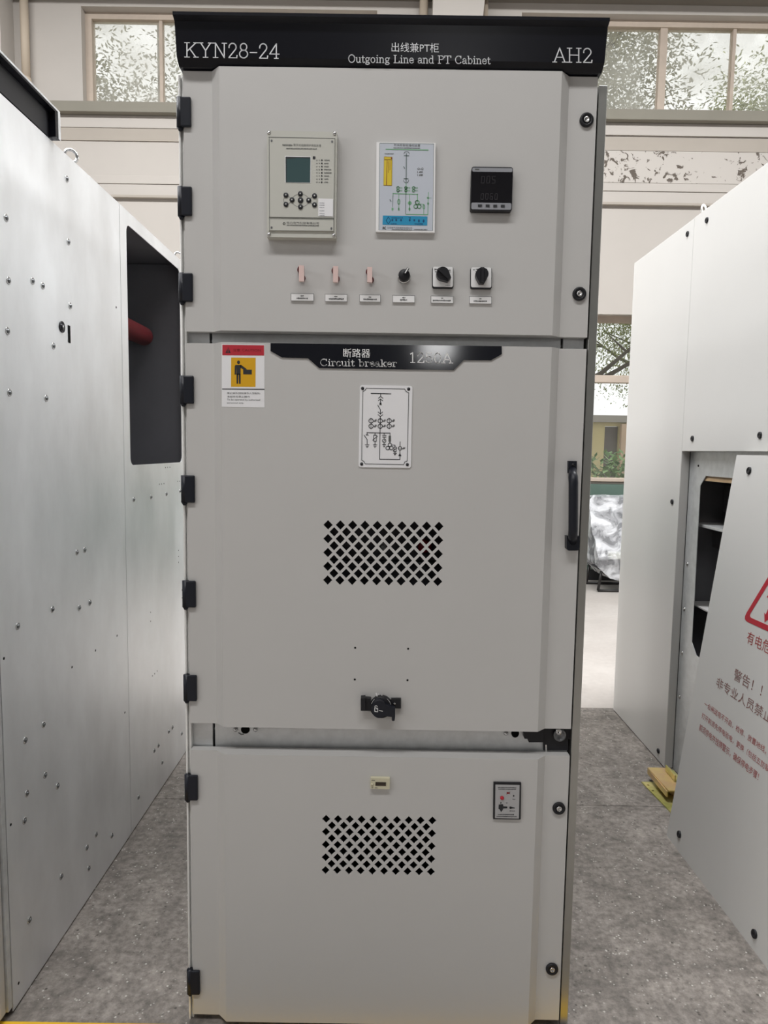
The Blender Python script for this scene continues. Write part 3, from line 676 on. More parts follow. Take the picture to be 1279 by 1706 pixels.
for i in range(8):
    y = 450+i*35.3
    ind.disc(PR, *kr((714-i*.3, y))[0], 1.35, 1.35, .0012, 10)
    for xx in (660, 687): scribble(tx, PR, kr((xx-8, y))[0][0], kr((xx+6, y))[0][0], kr((0, y-6))[0][1], kr((0, y+6))[0][1], .0012, 2)
    scribble(tx, PR, kr((740, y))[0][0], kr((740+[60,48,52,80,82,56,48,44][i], y))[0][0], kr((0, y-7))[0][1], kr((0, y+7))[0][1], .0012, 7)
ind.build('indicator', 'ink', rel)
bt = None
for x, y in ((312,845),(312,948),(380,898),(473,830),(475,975),(567,902),(632,853),(632,953),(475,902)):
    c = PR.at(*kr((x, y))[0]); big = (x, y) == (475, 902)
    o = MB().lathe(c, (0, -1, 0), [(.0058 if not big else .0066, 0), (.0058 if not big else .0066, .002), (.0045, .0034), (0, .0036)], 16).build('button', 'ink', rel)
    MB().lathe(c + Vector((0, -.0034, 0)), (0, -1, 0), [(.0017, 0), (.0014, .0007), (0, .0008)], 8).build('button_mark', 'white', o)
dl = MB().line(PR, kr(*[(473+96*math.cos(t*.2618), 902+72*math.sin(t*.2618)) for t in range(25)]), .5, .0008)
for sx in (-1, 1): dl.line(PR, kr(*[(473+sx*160+sx*26*math.cos(t), 900+54*math.sin(t)) for t in [x*.3-1.5 for x in range(11)]]), .5, .0008)
dl.line(PR, kr((330,850),(372,880)), .5, .0008).line(PR, kr((330,945),(372,915)), .5, .0008).line(PR, kr((575,885),(618,858)), .5, .0008).line(PR, kr((575,920),(618,948)), .5, .0008)
dl.build('key_outline', 'ink_grey', rel)
write(tx, PR, '数字式线路保护测控装置', kr((395,264),(706,274),(706,300),(395,292)), .0012)
scribble(tx, PR, *[kr((272, 0))[0][0], kr((385, 0))[0][0], kr((0, 270))[0][1], kr((0, 290))[0][1]], .0012, 9)
scribble(tx, PR, kr((315,0))[0][0], kr((658,0))[0][0], kr((0,312))[0][1], kr((0,326))[0][1], .0012, 30)
write(tx, PR, '电力电气科技有限公司', kr((320,1138),(680,1145),(680,1170),(320,1164)), .0012)
scribble(tx, PR, kr((320,0))[0][0], kr((682,0))[0][0], kr((0,1172))[0][1], kr((0,1186))[0][1], .0012, 30)
tx.ring(PR, *kr((290,1160))[0], 1.9, .9, .0012, 6); tx.build('lettering', 'ink_grey', rel)
st = MB().poly(PR, kr((674,878),(840,884),(838,1082),(672,1078)), .0016).build('label_sticker', 'sticker', rel)
t = MB()
for y in (925, 950, 975, 1012, 1045, 1065): scribble(t, PR, kr((688,0))[0][0], kr((745,0))[0][0], kr((0,y))[0][1], kr((0,y+9))[0][1], .002, 6)
t.build('lettering', 'meter_grey', st)
for x, y, r in ((120,140,.0043),(856,150,.0043),(122,1280,.0043),(848,1292,.0043)):
    o = MB().lathe(PF(YF-RF+.003).at(*kr((x, y))[0]), (0, -1, 0), [(r, 0), (r, .001), (r*.7, .0026), (0, .003)], 14).build('screw', 'steel', rel)
for x, y in ((150,232),(828,242),(150,1206),(820,1216)): MB().disc(PR, *kr((x, y))[0], 1.6, 2.2, .0011, 10).build('screw', 'steel_dark', rel)

# status display
km = crop(610, 220, 9.477)
MF = .010
sd = slabpart('status_display', km((160,158),(1092,172),(1078,1586),(150,1572)), 0, MF, 'white', SG)
PM = PF(YF-MF)
MB().poly(PM, km((214,175),(1066,188),(1048,1558),(198,1545)), .0006).build('face', 'mimic_face', sd)
fl = MB(); L = .0012
fl.line(PM, km((214,175),(1066,188)), .7, L-.0004).line(PM, km((212,178),(198,1545)), .5, L-.0004).line(PM, km((1066,190),(1048,1556)), .4, L-.0004)
fl.line(PM, km((633,340),(628,780)), 1.2, L).line(PM, km((596,372),(672,374)), 1.0, L).line(PM, km((592,736),(662,738)), 1.0, L).line(PM, km((590,545),(606,578)), 1.1, L).line(PM, km((420,1010),(414,1180)), .7, L).line(PM, km((375,1068),(390,1096)), 1.1, L).line(PM, km((624,985),(620,1290)), .8, L)
fl.line(PM, km(*[(636+42*math.cos(t), 345-38*math.sin(t)) for t in [x*.35 for x in range(10)]]), .7, L).line(PM, km(*[(628+40*math.cos(t), 760+40*math.sin(t)) for t in [x*.35 for x in range(10)]]), .7, L)
fl.build('diagram_line', 'green_grey', sd)
g = MB()
g.line(PM, km((312,270),(975,283)), 1.5, L).line(PM, km((628,800),(626,985)), 1.1, L).line(PM, km((420,970),(812,982)), 1.0, L).line(PM, km((422,970),(422,1010)), .9, L).line(PM, km((620,1298),(970,1304)), .9, L).line(PM, km((970,1304),(980,950)), .9, L)
for x in (500, 625, 745):
    for y in (880, 925): g.ring(PM, *km((x, y))[0], 2.0, 1.4, L, 10); g.line(PM, km((x+22,y-8),(x+68,y-6)), .5, L).line(PM, km((x+22,y+4),(x+68,y+6)), .5, L)
g.line(PM, km((512,980),(512,1230)), .8, L).ring(PM, *km((512,1100))[0], 2.0, 1.0, L, 8, 4.2).disc(PM, *km((414,1215))[0], 1.6, 2.6, L).disc(PM, *km((512,1215))[0], 1.3, 2.6, L)
g.line(PM, km((686,985),(682,1240)), .8, L).disc(PM, *km((686,1120))[0], 3.1, 3.1, L).disc(PM, *km((682,1215))[0], 1.6, 2.6, L)
for x, y in ((805,1110),(780,1175),(835,1175)): g.ring(PM, *km((x, y))[0], 3.2, 1.4, L, 12)
g.line(PM, km((806,985),(806,1100)), 1.3, L).line(PM, km((820,1130),(905,1140),(908,1295)), .7, L).ring(PM, *km((908,1180))[0], 1.8, .9, L, 8, 3.8)
g.disc(PM, *km((975,1130))[0], 1.6, 2.0, L).disc(PM, *km((972,1040))[0], 1.8, 1.6, L).line(PM, km((985,1040),(1030,1042)), .5, L)
g.build('diagram_line', 'green', sd)
ys = MB().poly(PM, km((280,385),(412,390),(405,850),(270,845)), L).build('sticker', 'sticker_ochre', sd)
MB().poly(PM, km((284,445),(402,450),(398,838),(276,833)), L+.0003).poly(PM, km((290,398),(388,402),(388,428),(288,424)), L+.0003).build('sticker_field', 'sticker_yellow', ys)
MB().line(PM, km((330,450),(318,835)), .9, L+.0006).line(PM, km((352,460),(350,640)), .6, L+.0006).line(PM, km((375,460),(372,600)), .6, L+.0006).disc(PM, *km((400,412))[0], 1.1, 1.3, L+.0006).build('print', 'red_dark', ys)
cy = MB().poly(PM, km((262,1318),(965,1332),(960,1475),(256,1462)), L).build('control_strip', 'cyan', sd)
cc = MB()
for x, y in ((412,1388),(472,1388),(548,1390),(685,1392),(757,1392),(830,1402),(905,1404)): cc.disc(PM, *km((x, y))[0], 1.5, 1.9 if x < 800 else 2.6, L+.0004)
cc.line(PM, km((348,1340),(312,1395),(348,1450),(384,1395)), .8, L+.0004, True)
scribble(cc, PM, *[km((395,0))[0][0], km((580,0))[0][0], km((0,1345))[0][1], km((0,1360))[0][1]], L+.0004, 14)
scribble(cc, PM, *[km((390,0))[0][0], km((480,0))[0][0], km((0,1440))[0][1], km((0,1458))[0][1]], L+.0004, 7)
scribble(cc, PM, *[km((765,0))[0][0], km((895,0))[0][0], km((0,1440))[0][1], km((0,1458))[0][1]], L+.0004, 9)
cc.line(PM, km((668,1345),(700,1352),(684,1372)), .7, L+.0004).build('button', 'cyan_dark', cy)
t = MB()
write(t, PM, '开关柜智能操控装置', km((435,186),(850,194),(850,232),(435,224)), L)
scribble(t, PM, *[km((430,0))[0][0], km((850,0))[0][0], km((0,240))[0][1], km((0,256))[0][1]], L, 30)
scribble(t, PM, *[km((288,0))[0][0], km((435,0))[0][0], km((0,334))[0][1], km((0,350))[0][1]], L, 9)
write(t, PM, '公司电气科技股份有限公司', km((330,1494),(722,1500),(722,1534),(330,1526)), L)
scribble(t, PM, *[km((405,0))[0][0], km((720,0))[0][0], km((0,1534))[0][1], km((0,1548))[0][1]], L, 26)
scribble(t, PM, *[km((755,0))[0][0], km((965,0))[0][0], km((0,1532))[0][1], km((0,1548))[0][1]], L, 18)
t.line(PM, km((268,1498),(262,1530)), 1.4, L).line(PM, km((305,1496),(275,1516),(305,1534)), 1.3, L)
t.ring(PM, *km((825,580))[0], 1.5, .5, L, 8).ring(PM, *km((885,580))[0], 1.7, .5, L, 8).line(PM, km((840,582),(868,584)), .5, L)
for y in (632, 680):
    t.line(PM, km((808,y-14),(808,y+10)), .6, L)
    scribble(t, PM, *[km((832,0))[0][0], km((895,0))[0][0], km((0,y-16))[0][1], km((0,y+12))[0][1]], L, 3)
t.build('lettering', 'ink_grey', sd)

# digital meter
kd = crop(760, 260, 10.66)
DF = .016
def skew(x0, y0, x1, y1, r, k): return k(*[(x + (y0-y)*.028, y + (x-x0)*.0145) for x, y in rrect(x0, x1, y0, y1, r, 4)])
dm = slabpart('digital_meter', skew(272, 188, 1008, 968, 40, kd), 0, DF, 'black', SG)
PD = PF(YF-DF)
MB().poly(PD, skew(284, 204, 996, 275, 24, kd), .0005).build('bezel_strip', 'meter_grey', dm)
MB().poly(PD, skew(268, 826, 976, 944, 24, kd), .0005).build('bezel_strip', 'meter_grey', dm)
MB().poly(PD, kd((270,280),(1000,288),(980,828),(262,820)), .0005).build('window', 'meter_face', dm)
t = MB()
for (x, y) in ((420,878),(556,880),(690,884),(825,886)): t.slab(PD, kd((x-34,y-20),(x+34,y-19),(x+34,y+22),(x-34,y+20)), 0, .0018)
t.build('button', 'ink', dm)
t = MB().poly(PD, kd((332,222),(408,224),(408,248),(332,246)), .0009); t.build('logo_patch', 'ink_grey', dm)
t = MB()
SEG = {'0': 'abcdef', '6': 'acdefg', '2': 'abged', '5': 'afgcd'}
def seg7(x, y, w, h, ch, sl):
    P_ = {'a': ((0,0),(1,0)), 'b': ((1,0),(1,.5)), 'c': ((1,.5),(1,1)), 'd': ((0,1),(1,1)), 'e': ((0,.5),(0,1)), 'f': ((0,0),(0,.5)), 'g': ((0,.5),(1,.5))}
    for s_ in SEG[ch]: t.line(PD, kd(*[(x+u*w-v*sl, y+v*h) for u, v in P_[s_]]), 1.0, .0008)
for i, ch in enumerate('0060'): seg7(440+i*82, 668, 46, 100, ch, 8)
for i, ch in enumerate('005'): seg7(450+i*95, 360, 52, 120, ch, 8)
t.build('digits', 'digit', dm)

# trip link straps
ks = crop(480, 430, 8.0)
for i, (cx, y0, y1) in enumerate(((175, 95, 305), (630, 105, 318), (1085, 118, 320))):
    q = ks((cx-33,y0),(cx+34,y0+2),(cx+33,y1),(cx-34,y1-2))
    s_ = MB().slab(PF(YF), q, .020, .032)
    o = s_.build('trip_link', 'pink', SG)
    for dx, dy in ((-10, 70), (15, 175)):
        c = PF(YF).at(*ks((cx+dx, y0+dy))[0]); MB().lathe(c, (0, -1, 0), [(.0075, 0), (.0075, .006), (.0045, .008), (.0045, .021)], 14).build('stud', 'stud', o)
# small selector knob
c = PU.at(672.8, 461.5)
o = MB().lathe(c, (0, -1, 0), [(.0155, 0), (.0155, .004), (.0135, .006)], 24).build('selector_switch', 'steel', SG)
c2 = c + Vector((0, -.006, 0))
MB().lathe(c2, (0, -1, 0), [(.0138, 0), (.0134, .014), (.0115, .0165), (0, .0165)], 24).build('knob', 'black', o)
d_ = Vector((.52, 0, .85)).normalized(); n_ = Vector((-d_.z, 0, d_.x))
pm = MB(); A = c2 + Vector((0, -.010, 0))
pm.add([A+d_*.004+n_*.0035, A+d_*.019+n_*.0022, A+d_*.019-n_*.0022, A+d_*.004-n_*.0035] + [v+Vector((0, -.010, 0)) for v in (A+d_*.002+n_*.0035, A+d_*.018+n_*.0022, A+d_*.018-n_*.0022, A+d_*.002-n_*.0035)], [(0,1,2,3),(7,6,5,4),(0,4,5,1),(1,5,6,2),(2,6,7,3),(3,7,4,0)])
pm.build('grip', 'black', o)
A = c2 + Vector((0, -.0203, 0)); MB().add([A+d_*.003+n_*.0012, A+d_*.0175+n_*.0012, A+d_*.0175-n_*.0012, A+d_*.003-n_*.0012], [(0, 1, 2, 3)]).build('pointer', 'white', o)
# two square selector switches
kq = crop(640, 430, 6.395)
def selector(x0, y0, x1, y1, kc, tail, marks):
    o = slabpart('selector_switch', [(x, y+.0145*(x-x0)) for x, y in rrect(x0, x1, y0+1, y1+1.2, 3.0, 4)], 0, .008, 'black', SG)
    Pq = PF(YF-.008)
    MB().slab(Pq, [(x, y+.0145*(x-x0)) for x, y in rrect(x0+.9, x1-.9, y0+.6, y1-1.0, 2.6, 4)], -.001, .001).build('dial_plate', 'white', o)
    c = Pq.at(*kc, .001); e = Pq.at(*tail, .001); v = e-c; ln = v.length; a0 = math.atan2(v.z, v.x); r = .0150
    pts = [(c.x+r*math.cos(a0+math.radians(a)), c.z+r*math.sin(a0+math.radians(a))) for a in range(55, 306, 12)]
    nx, nz = -v.z/ln, v.x/ln
    pts += [(e.x-nx*.0058, e.z-nz*.0058), (e.x+nx*.0058, e.z+nz*.0058)]
    MB().prism(pts, lambda u, w, y: (u, y, w), c.y, c.y-.018).build('knob', 'black', o)
    t = MB(); q1 = Vector((c.x, c.y-.018, c.z))
    MB().add([Vector((c.x+nx*s1*.0042 + v.x*k, c.y-y_, c.z+nz*s1*.0042 + v.z*k)) for y_, k, s1 in ((.018,-.75,1),(.018,.98,1),(.018,.98,-1),(.018,-.75,-1),(.0245,-.55,.7),(.0245,.95,.7),(.0245,.95,-.7),(.0245,-.55,-.7))], [(0,1,2,3),(7,6,5,4),(0,4,5,1),(1,5,6,2),(2,6,7,3),(3,7,4,0)]).build('grip', 'black', o)
    for a, b_, h0, h1, n in marks: scribble(t, Pq, *[kq((a, 0))[0][0], kq((b_, 0))[0][0], kq((0, h0))[0][1], kq((0, h1))[0][1]], .0015, n)
    t.build('lettering', 'ink', o)
    return o
selector(720, 443.6, 755.2, 478.6, (736.5, 458.5), (747.5, 468.5), ((535,568,112,130,3),(540,562,140,150,2),(675,712,122,136,3),(678,714,142,152,4),(650,706,286,292,8)))
selector(783.6, 444.6, 819.2, 479.6, (801.3, 459.5), (801.0, 474.5), ((945,965,118,130,2),(975,1098,112,124,10),(972,1000,138,148,3),(1062,1098,136,146,4)))
# name tags
for (x0, y0, x1, y1), (a, b_), s1, s2 in (((484.7,488.9,522.3,501),(.42,.57),(.25,.75),0), ((541.3,490,578,502),(.42,.56),(.17,.86),0), ((598.8,491,633.6,502.6),(.44,.56),(.19,.84),0), ((653.8,492,690.6,503.6),(.44,.58),(.34,.67),0), ((717.8,493,754.8,504.6),(.46,.55),(.08,.9),0), ((781.6,494,818.6,505.6),(.45,.55),(.2,.8),0)):
    o = slabpart('name_tag', pxr(x0, y0, x1, y1), 0, .004, 'white', SG); w, h = x1-x0, y1-y0; Pn = PF(YF-.004); t = MB()
    t.line(Pn, pxr(x0, y0, x1, y1), .5, .0003, True)
    scribble(t, Pn, x0+a*w, x0+b_*w, y0+.22*h+.3, y0+.40*h+.3, .0005, 4); scribble(t, Pn, x0+s1[0]*w, x0+s1[1]*w, y0+.5*h+.3, y0+.74*h+.3, .0005, max(5, int((s1[1]-s1[0])*w/2)))
    t.build('lettering', 'ink', o)

# ------------------------------------------------ middle door fittings
np_pts = [(450.5,571.5),(450.5,584.8),(469.3,595.5),(512.7,596.8),(531.5,613.2),(755.4,616.6),(772.3,599.9),(817.3,600.3),(835.6,590),(835.6,576.8)]
npl = slabpart('name_plate', np_pts, 0, .003, 'plate_gloss', SG)
PN = PF(YF-.003)
serif(MB(), PN, 'Circuit breaker', 532.5, 661, 598.2, 609.2, w=.13, sl=.013).build('lettering', 'white_text', npl)
serif(MB(), PN, '1250A', 681, 753.5, 587.5, 603.8, w=.1).build('lettering', 'white_text', npl)
write(MB(), PN, '断路器', [(571.5, 580.5), (616.5, 581.2), (616.5, 596), (571.5, 595.3)]).build('lettering', 'white_text', npl)
# caution sign
kc = crop(365, 565, 14.21)
cs = MB().slab(PU, kc((62,118),(1072,136),(1072,1620),(62,1600)), 0, .0006).build('caution_sign', 'sticker', SG)
MB().poly(PU, kc((76,132),(1062,146),(1064,390),(74,382)), .0010).build('red_band', 'red', cs)
t = MB().poly(PU, kc((215,190),(272,330),(150,326)), .0013); t.build('triangle', 'ink', cs)
MB().line(PU, kc((212,225),(212,290)), 1.1, .0016).disc(PU, *kc((212,308))[0], .6, .6, .0016).build('exclamation_mark', 'red', cs)
t = MB(); write(t, PU, '注意', kc((325,222),(495,226),(495,296),(325,292)), .0013); write(t, PU, 'CAUTION', kc((540,232),(985,240),(985,292),(540,286)), .0013); t.build('lettering', 'red_dark', cs)
MB().poly(PU, kc((284,436),(862,440),(858,1130),(280,1126)), .0010).build('yellow_square', 'yellow', cs)
t = MB().disc(PU, *kc((458,548))[0], 2.5, 3.0, .0013).poly(PU, kc((385,612),(530,612),(508,700),(505,840),(405,840),(412,640),(398,840),(365,840),(368,640)), .0013)
t.poly(PU, kc((410,820),(455,820),(450,1056),(412,1056)), .0013).poly(PU, kc((462,820),(508,820),(506,1056),(470,1056)), .0013).poly(PU, kc((500,610),(540,622),(660,718),(580,726),(500,672)), .0013).poly(PU, kc((566,722),(772,725),(772,836),(570,834)), .0013)
t.build('pictogram', 'ink', cs)
MB().line(PU, kc((78,1180),(1066,1188)), 1.5, .0010).build('rule', 'ink', cs)
t = MB()
write(t, PU, '禁止操作(授权操作人员除外)', kc((188,1252),(970,1262),(970,1312),(188,1306)), .0013)
write(t, PU, '未经许可禁止操作', kc((188,1335),(725,1342),(725,1388),(188,1384)), .0013)
write(t, PU, 'To be operated by authorized', kc((188,1408),(968,1420),(968,1470),(188,1460)), .0013); write(t, PU, 'personnel only.', kc((188,1490),(585,1496),(585,1536),(188,1530)), .0013)
t.build('lettering', 'ink', cs)
# single-line diagram plate
kp = crop(580, 630, 10.658)
def rr_px(x0, y0, x1, y1, r): return [(x - (y-y0)*.018, y + (x-x0)*.016) for x, y in rrect(x0, x1, y0, y1, r, 5)]
dp = MB().slab(PU, kp(*rr_px(208, 122, 1138, 1580, 42)), 0, .0025).build('diagram_plate', 'sticker', SG)
PP = PF(YF-.0025); t = MB(); w = 1.05
def D(*p, w=1.05): t.line(PP, kp(*p), w, .0006)
def O(x, y, r, w=.9): t.ring(PP, *kp((x, y))[0], r/10.658, w, .0006, 14)
D((318,180),(1000,192),(1030,240),(1074,260),(1046,1470),(1000,1490),(985,1535),(300,1522),(280,1480),(236,1455),(258,240),(300,215),(318,180), w=.9)
D((405,270),(755,278), w=1.3); D((575,275),(575,330)); D((535,355),(575,325),(615,358)); D((535,398),(572,372),(610,402)); D((572,375),(572,470)); D((556,440),(588,470)); D((588,440),(556,470))
D((525,480),(570,560),(568,635)); D((530,600),(568,635),(608,602)); D((528,648),(568,680),(612,650)); D((568,680),(556,1440)); D((556,1440),(916,1444),(918,1380))
for x in (404, 566, 726):
    for y in (757, 852): O(x, y, 38, 1.1); D((x, y-50),(x, y+52), w=.8); D((x+38,y),(x+100,y+2), w=.6); D((x+55,y+16),(x+78,y-24), w=.8); D((x+72,y+18),(x+96,y-22), w=.8)
D((330,968),(742,976), w=1.1); D((332,968),(332,1010)); D((312,1010),(358,1010)); D((280,1012),(334,1090),(334,1170))
def gnd(x, y):
    D((x-36,y),(x+36,y), w=.8); D((x-22,y+24),(x+22,y+25), w=.8); D((x-10,y+46),(x+10,y+46), w=.8)
gnd(334, 1182); D((475,975),(475,1010)); D((452,1012),(500,1014),(498,1120),(450,1118),(452,1012)); D((430,1100),(520,1030), w=.9); D((474,1120),(474,1180)); gnd(474, 1182)
D((638,975),(638,1012)); D((605,1014),(672,1016)); D((608,1044),(672,1046)); D((638,1046),(638,1080)); O(637, 1112, 32); D((620,1128),(654,1096), w=.8); D((636,1145),(636,1175)); D((608,1178),(664,1178)); D((622,1204),(652,1204)); D((636,1204),(636,1224))
D((740,976),(740,1020)); D((738,1130),(738,1160)); O(738, 1182, 32); O(700, 1240, 32, 1.1); O(764, 1240, 32, 1.1); D((765,1186),(830,1188),(830,1220)); D((812,1222),(850,1224),(848,1306),(810,1304),(812,1222)); D((795,1290),(860,1240)); D((828,1306),(828,1330)); D((802,1332),(856,1334)); D((815,1352),(845,1353)); D((828,1350),(828,1368))
D((920,1130),(918,1210)); O(918, 1245, 32, 1.0); D((890,1245),(1010,1248), w=.6); D((965,1262),(985,1228), w=.9); D((985,1262),(1005,1228), w=.9); D((916,1278),(916,1340))
t.poly(PP, kp((916,1325),(944,1386),(888,1384)), .0006)
t.build('diagram_line', 'ink', dp)
MB().poly(PP, kp((716,1022),(758,1024),(756,1130),(714,1128)), .0007).build('fuse_symbol', 'ink_grey', dp)
for x, y in ((254,182),(1072,194),(238,1524),(1048,1536)): MB().lathe(PP.at(*kp((x, y))[0]), (0, -1, 0), [(.0040, 0), (.0038, .0012), (0, .0018)], 14).build('rivet', 'ink', dp)
# four small mounting holes
for px, py in ((591.5, 1079.3), (679.7, 1080.8), (590.9, 1132), (678.6, 1133.3)): MB().disc(PU, px, py, 1.75, 1.75, .0004, 12).build('screw_hole', 'hole', mdr)
# rotary handle with padlock mark
kn = crop(570, 1060, 9.838)
rh = MB(); rc = PU.at(635, 1175.5)
rh.slab(PU, kn((318,1015),(470,1022),(470,1225),(318,1222)), 0, .014).slab(PU, kn((800,1030),(962,1030),(962,1185),(800,1180)), 0, .010).slab(PU, kn((303,1020),(375,1015),(380,1225),(303,1222)), .0, .022)
rh.lathe(rc, (0, -1, 0), [(.0285, 0), (.0285, .011), (.0270, .014), (0, .014)], 32)
rh = rh.build('rotary_handle', 'black', SG)
P1 = PF(YF-.014); t = MB(); rp = kn((640,1060))[0]
for a0, a1 in ((198, 232), (308, 352)): t.line(P1, [(634.5+16.6*math.cos(math.radians(a)), 1177.5+16.6*math.sin(math.radians(a))) for a in range(a0, a1+1, 6)], .6, .0005)
t.line(P1, kn((555,935),(570,980)), 1.9, .0005).disc(P1, *kn((590,948))[0], .8, .8, .0005).disc(P1, *kn((648,966))[0], .8, .8, .0005).build('scale_mark', 'white_text', rh)
P2 = PF(YF-.032); lv = MB()
pts = kn(*([(608+128*math.cos(math.radians(a)), 1200+142*math.sin(math.radians(a))) for a in range(60, 318, 12)] + [(700,1125),(790,1160),(866,1190),(866,1310),(858,1385),(828,1392),(812,1378),(812,1325),(690,1310)]))
lv.slab(P2, pts, -.018, 0); lv = lv.build('lever', 'navy', rh)
t = MB().line(P2, kn((532,1172),(532,1234),(580,1240),(580,1180),(532,1172)), 1.2, .0006).line(P2, kn((560,1180),(584,1215)), 1.1, .0006).line(P2, kn((535,1172),(535,1146),(556,1136),(574,1152)), 1.0, .0006).line(P2, kn((605,1216),(660,1230)), .9, .0006)
t.build('padlock_mark', 'white_text', lv)
MB().lathe(PF(YF-.011).at(*kn((857,1105))[0]), (0, -1, 0), [(.0026, 0), (.0024, .0012), (0, .0016)], 10).build('screw', 'steel', rh)
# pull handle
ph = MB(); P0 = PF(0)
ph.slab(P0, [(946.8,768),(961,768.2),(960.5,788),(946.3,788)], 0, .010)
ph.slab(P0, [(944,893),(966,893.5),(965,914),(962,917.3),(947,917.3),(944,914)], 0, .020)
ga = F(953.5, 785, -.03); gb = F(953.0, 900, -.03)
gp = []
for i in range(13):
    s_ = i/12; p = ga.lerp(gb, s_); p.y = -.012 - .026*min(1, math.sin(math.pi*(.06+.88*s_))*2.2); gp.append((p, (.0115 if 0 < i < 12 else .010)))
gp[0] = (F(953.5, 782, -.006), .0085); gp[-1] = (F(953.5, 902, -.014), .0105)
ph.tube([p for p, r_ in gp], [r_ for p, r_ in gp], 16)
ph = ph.build('pull_handle', 'navy', SG)
MB().lathe(PF(-.010).at(954.5, 774.5), (0, -1, 0), [(.0042, 0), (.0042, .0012), (0, .0014)], 12).build('screw', 'black', ph)
# breaker truck glimpsed through the vents
bt = MB().box(-.30, .30, .22, .9, .90, 1.68, .01).build('breaker_truck', 'inside', SG)
c = F(637, 912, .20); MB().lathe((c.x, .22, c.z), (0, -1, 0), [(.012, 0), (.012, .006), (.006, .006), (.006, .002), (0, .002)], 20).build('keyhole', 'steel', bt)
c = F(708, 912, .18); MB().lathe((c.x, .22, c.z), (0, -1, 0), [(.020, 0), (.020, .02), (.015, .026), (0, .027)], 20).build('push_button', 'red', bt)
MB().box(-.29, .29, .19, .22, F(640, 935, .19).z-.006, F(640, 935, .19).z, .001, 1).build('ledge', 'steel_dark', bt)

# ------------------------------------------------ lower door fittings
kv = crop(600, 1285, 18.27)
ct = slabpart('counter', kv((312,205),(898,222),(890,548),(306,532)), 0, .010, 'ivory', SG)
PC = PF(YF-.010)
MB().slab(PC, kv((462,332),(785,340),(782,446),(458,438)), 0, .0010).build('window', 'brown_glass', ct)
t = MB(); scribble(t, PC, *[kv((345,0))[0][0], kv((450,0))[0][0], kv((0,262))[0][1], kv((0,292))[0][1]], .0008, 5); scribble(t, PC, *[kv((340,0))[0][0], kv((392,0))[0][0], kv((0,478))[0][1], kv((0,508))[0][1]], .0008, 3); scribble(t, PC, *[kv((450,0))[0][0], kv((530,0))[0][0], kv((0,490))[0][1], kv((0,515))[0][1]], .0008, 3)
t.build('lettering', 'ink_grey', ct)
MB().lathe(PC.at(*kv((362,395))[0]), (0, -1, 0), [(.0035, 0), (.0032, .002), (0, .0024)], 12).build('reset_button', 'ivory', ct)
ke = crop(810, 1290, 8.527)
lb = slabpart('earthing_lock_panel', ke((104,118),(494,124),(486,642),(98,636)), 0, .006, 'black', SG)
PE = PF(YF-.006)
MB().poly(PE, ke((128,146),(472,152),(462,630),(122,622)), .0005).build('face', 'panel_grey', lb)
MB().lathe(PE.at(*ke((222,332))[0]), (0, -1, 0), [(.0050, 0), (.0048, .003), (.003, .0048), (0, .005)], 16).build('indicator_lamp', 'red', lb)
MB().poly(PE, ke((285,252),(312,258),(340,248),(326,268),(340,284),(310,276),(282,286),(292,268)), .0012).build('spark_symbol', 'red_dark', lb)
t = MB().disc(PE, *ke((388,306))[0], 1.2, 1.4, .0012).poly(PE, ke((175,432),(235,424),(242,455),(298,458),(298,482),(240,486),(230,510),(208,536),(190,500),(172,490)), .0012).poly(PE, ke((326,464),(345,456),(362,468),(404,474),(404,484),(362,484),(345,494),(328,486)), .0012)
for a, b_, h0, h1, n in ((165,430,180,194,16),(172,425,204,218,14),(372,415,350,362,4),(198,216,390,418,2),(282,300,398,416,2),(330,405,514,526,6),(165,395,562,580,14),(145,435,592,606,18)): scribble(t, PE, *[ke((a, 0))[0][0], ke((b_, 0))[0][0], ke((0, h0))[0][1], ke((0, h1))[0][1]], .0010, n)
t.build('lettering', 'ink', lb)

# ================================================================== LEFT ZINC CABINET
XL = -0.983
LC = thing('switchgear_cabinet', (-1.45, 0.8, 0), 'bare galvanised steel cabinet side dotted with bolts, with a dark cut-out', 'cabinet')
PLf = PX(XL); SEAM = 0.8735; ZL = 2.418; BK = 2.30
p1 = MB().box(XL-.003, XL, 0.016, SEAM-.0015, 0.006, ZL).build('side_panel', 'galv_side', LC)
op = [(y, z) for y, z in rrect(0.938, 1.603, 1.463, 2.368, .03, 5)]
me = plate2d([(SEAM+.0015, .006), (BK, .006), (BK, ZL), (SEAM+.0015, ZL)], [op], .003)
p2 = MB().mesh(me, lambda a, b_, c_: (XL-.0015+c_, a, b_)).build('side_panel', 'galv_side', LC)
fr = MB().box(-1.95, XL-.004, BK-.01, BK, 0, ZL).box(-1.95, XL-.004, 0.02, BK, ZL-.006, ZL-.001).box(-1.95, -1.94, .02, BK, 0, ZL).box(-1.95, XL-.004, .02, BK, 0, .005)
fr.box(-1.95, XL-.004, SEAM+.02, SEAM+.03, .01, ZL-.01).box(-1.95, XL-.004, 1.66, 1.67, .01, ZL-.01).box(-1.95, XL-.004, SEAM+.03, 1.66, 1.40, 1.405).box(-1.6, -1.59, SEAM+.03, 1.66, 1.405, ZL-.01)
fr.build('inner_frame', 'inside', LC)
MB().box(-1.95, XL-.001, -.004, .014, .02, ZL).build('front_post', 'galv', LC)
fd = MB().box(-1.93, XL-.006, -.034, -.006, .02, 1.80, .003, 1).build('front_door', 'paint', LC)
c0 = PX(-1.16).at(213, 556); c1 = PX(-1.16).at(243, 562)
bz = c1.z
MB().lathe((-1.16, SEAM+.03, bz), (0, 1, 0), [(.062, 0), (.062, .02), (.046, .03), (.044, c1.y-SEAM-.06), (.036, c1.y-SEAM-.035), (.0, c1.y-SEAM-.03)], 24).build('bushing', 'bushing', LC)
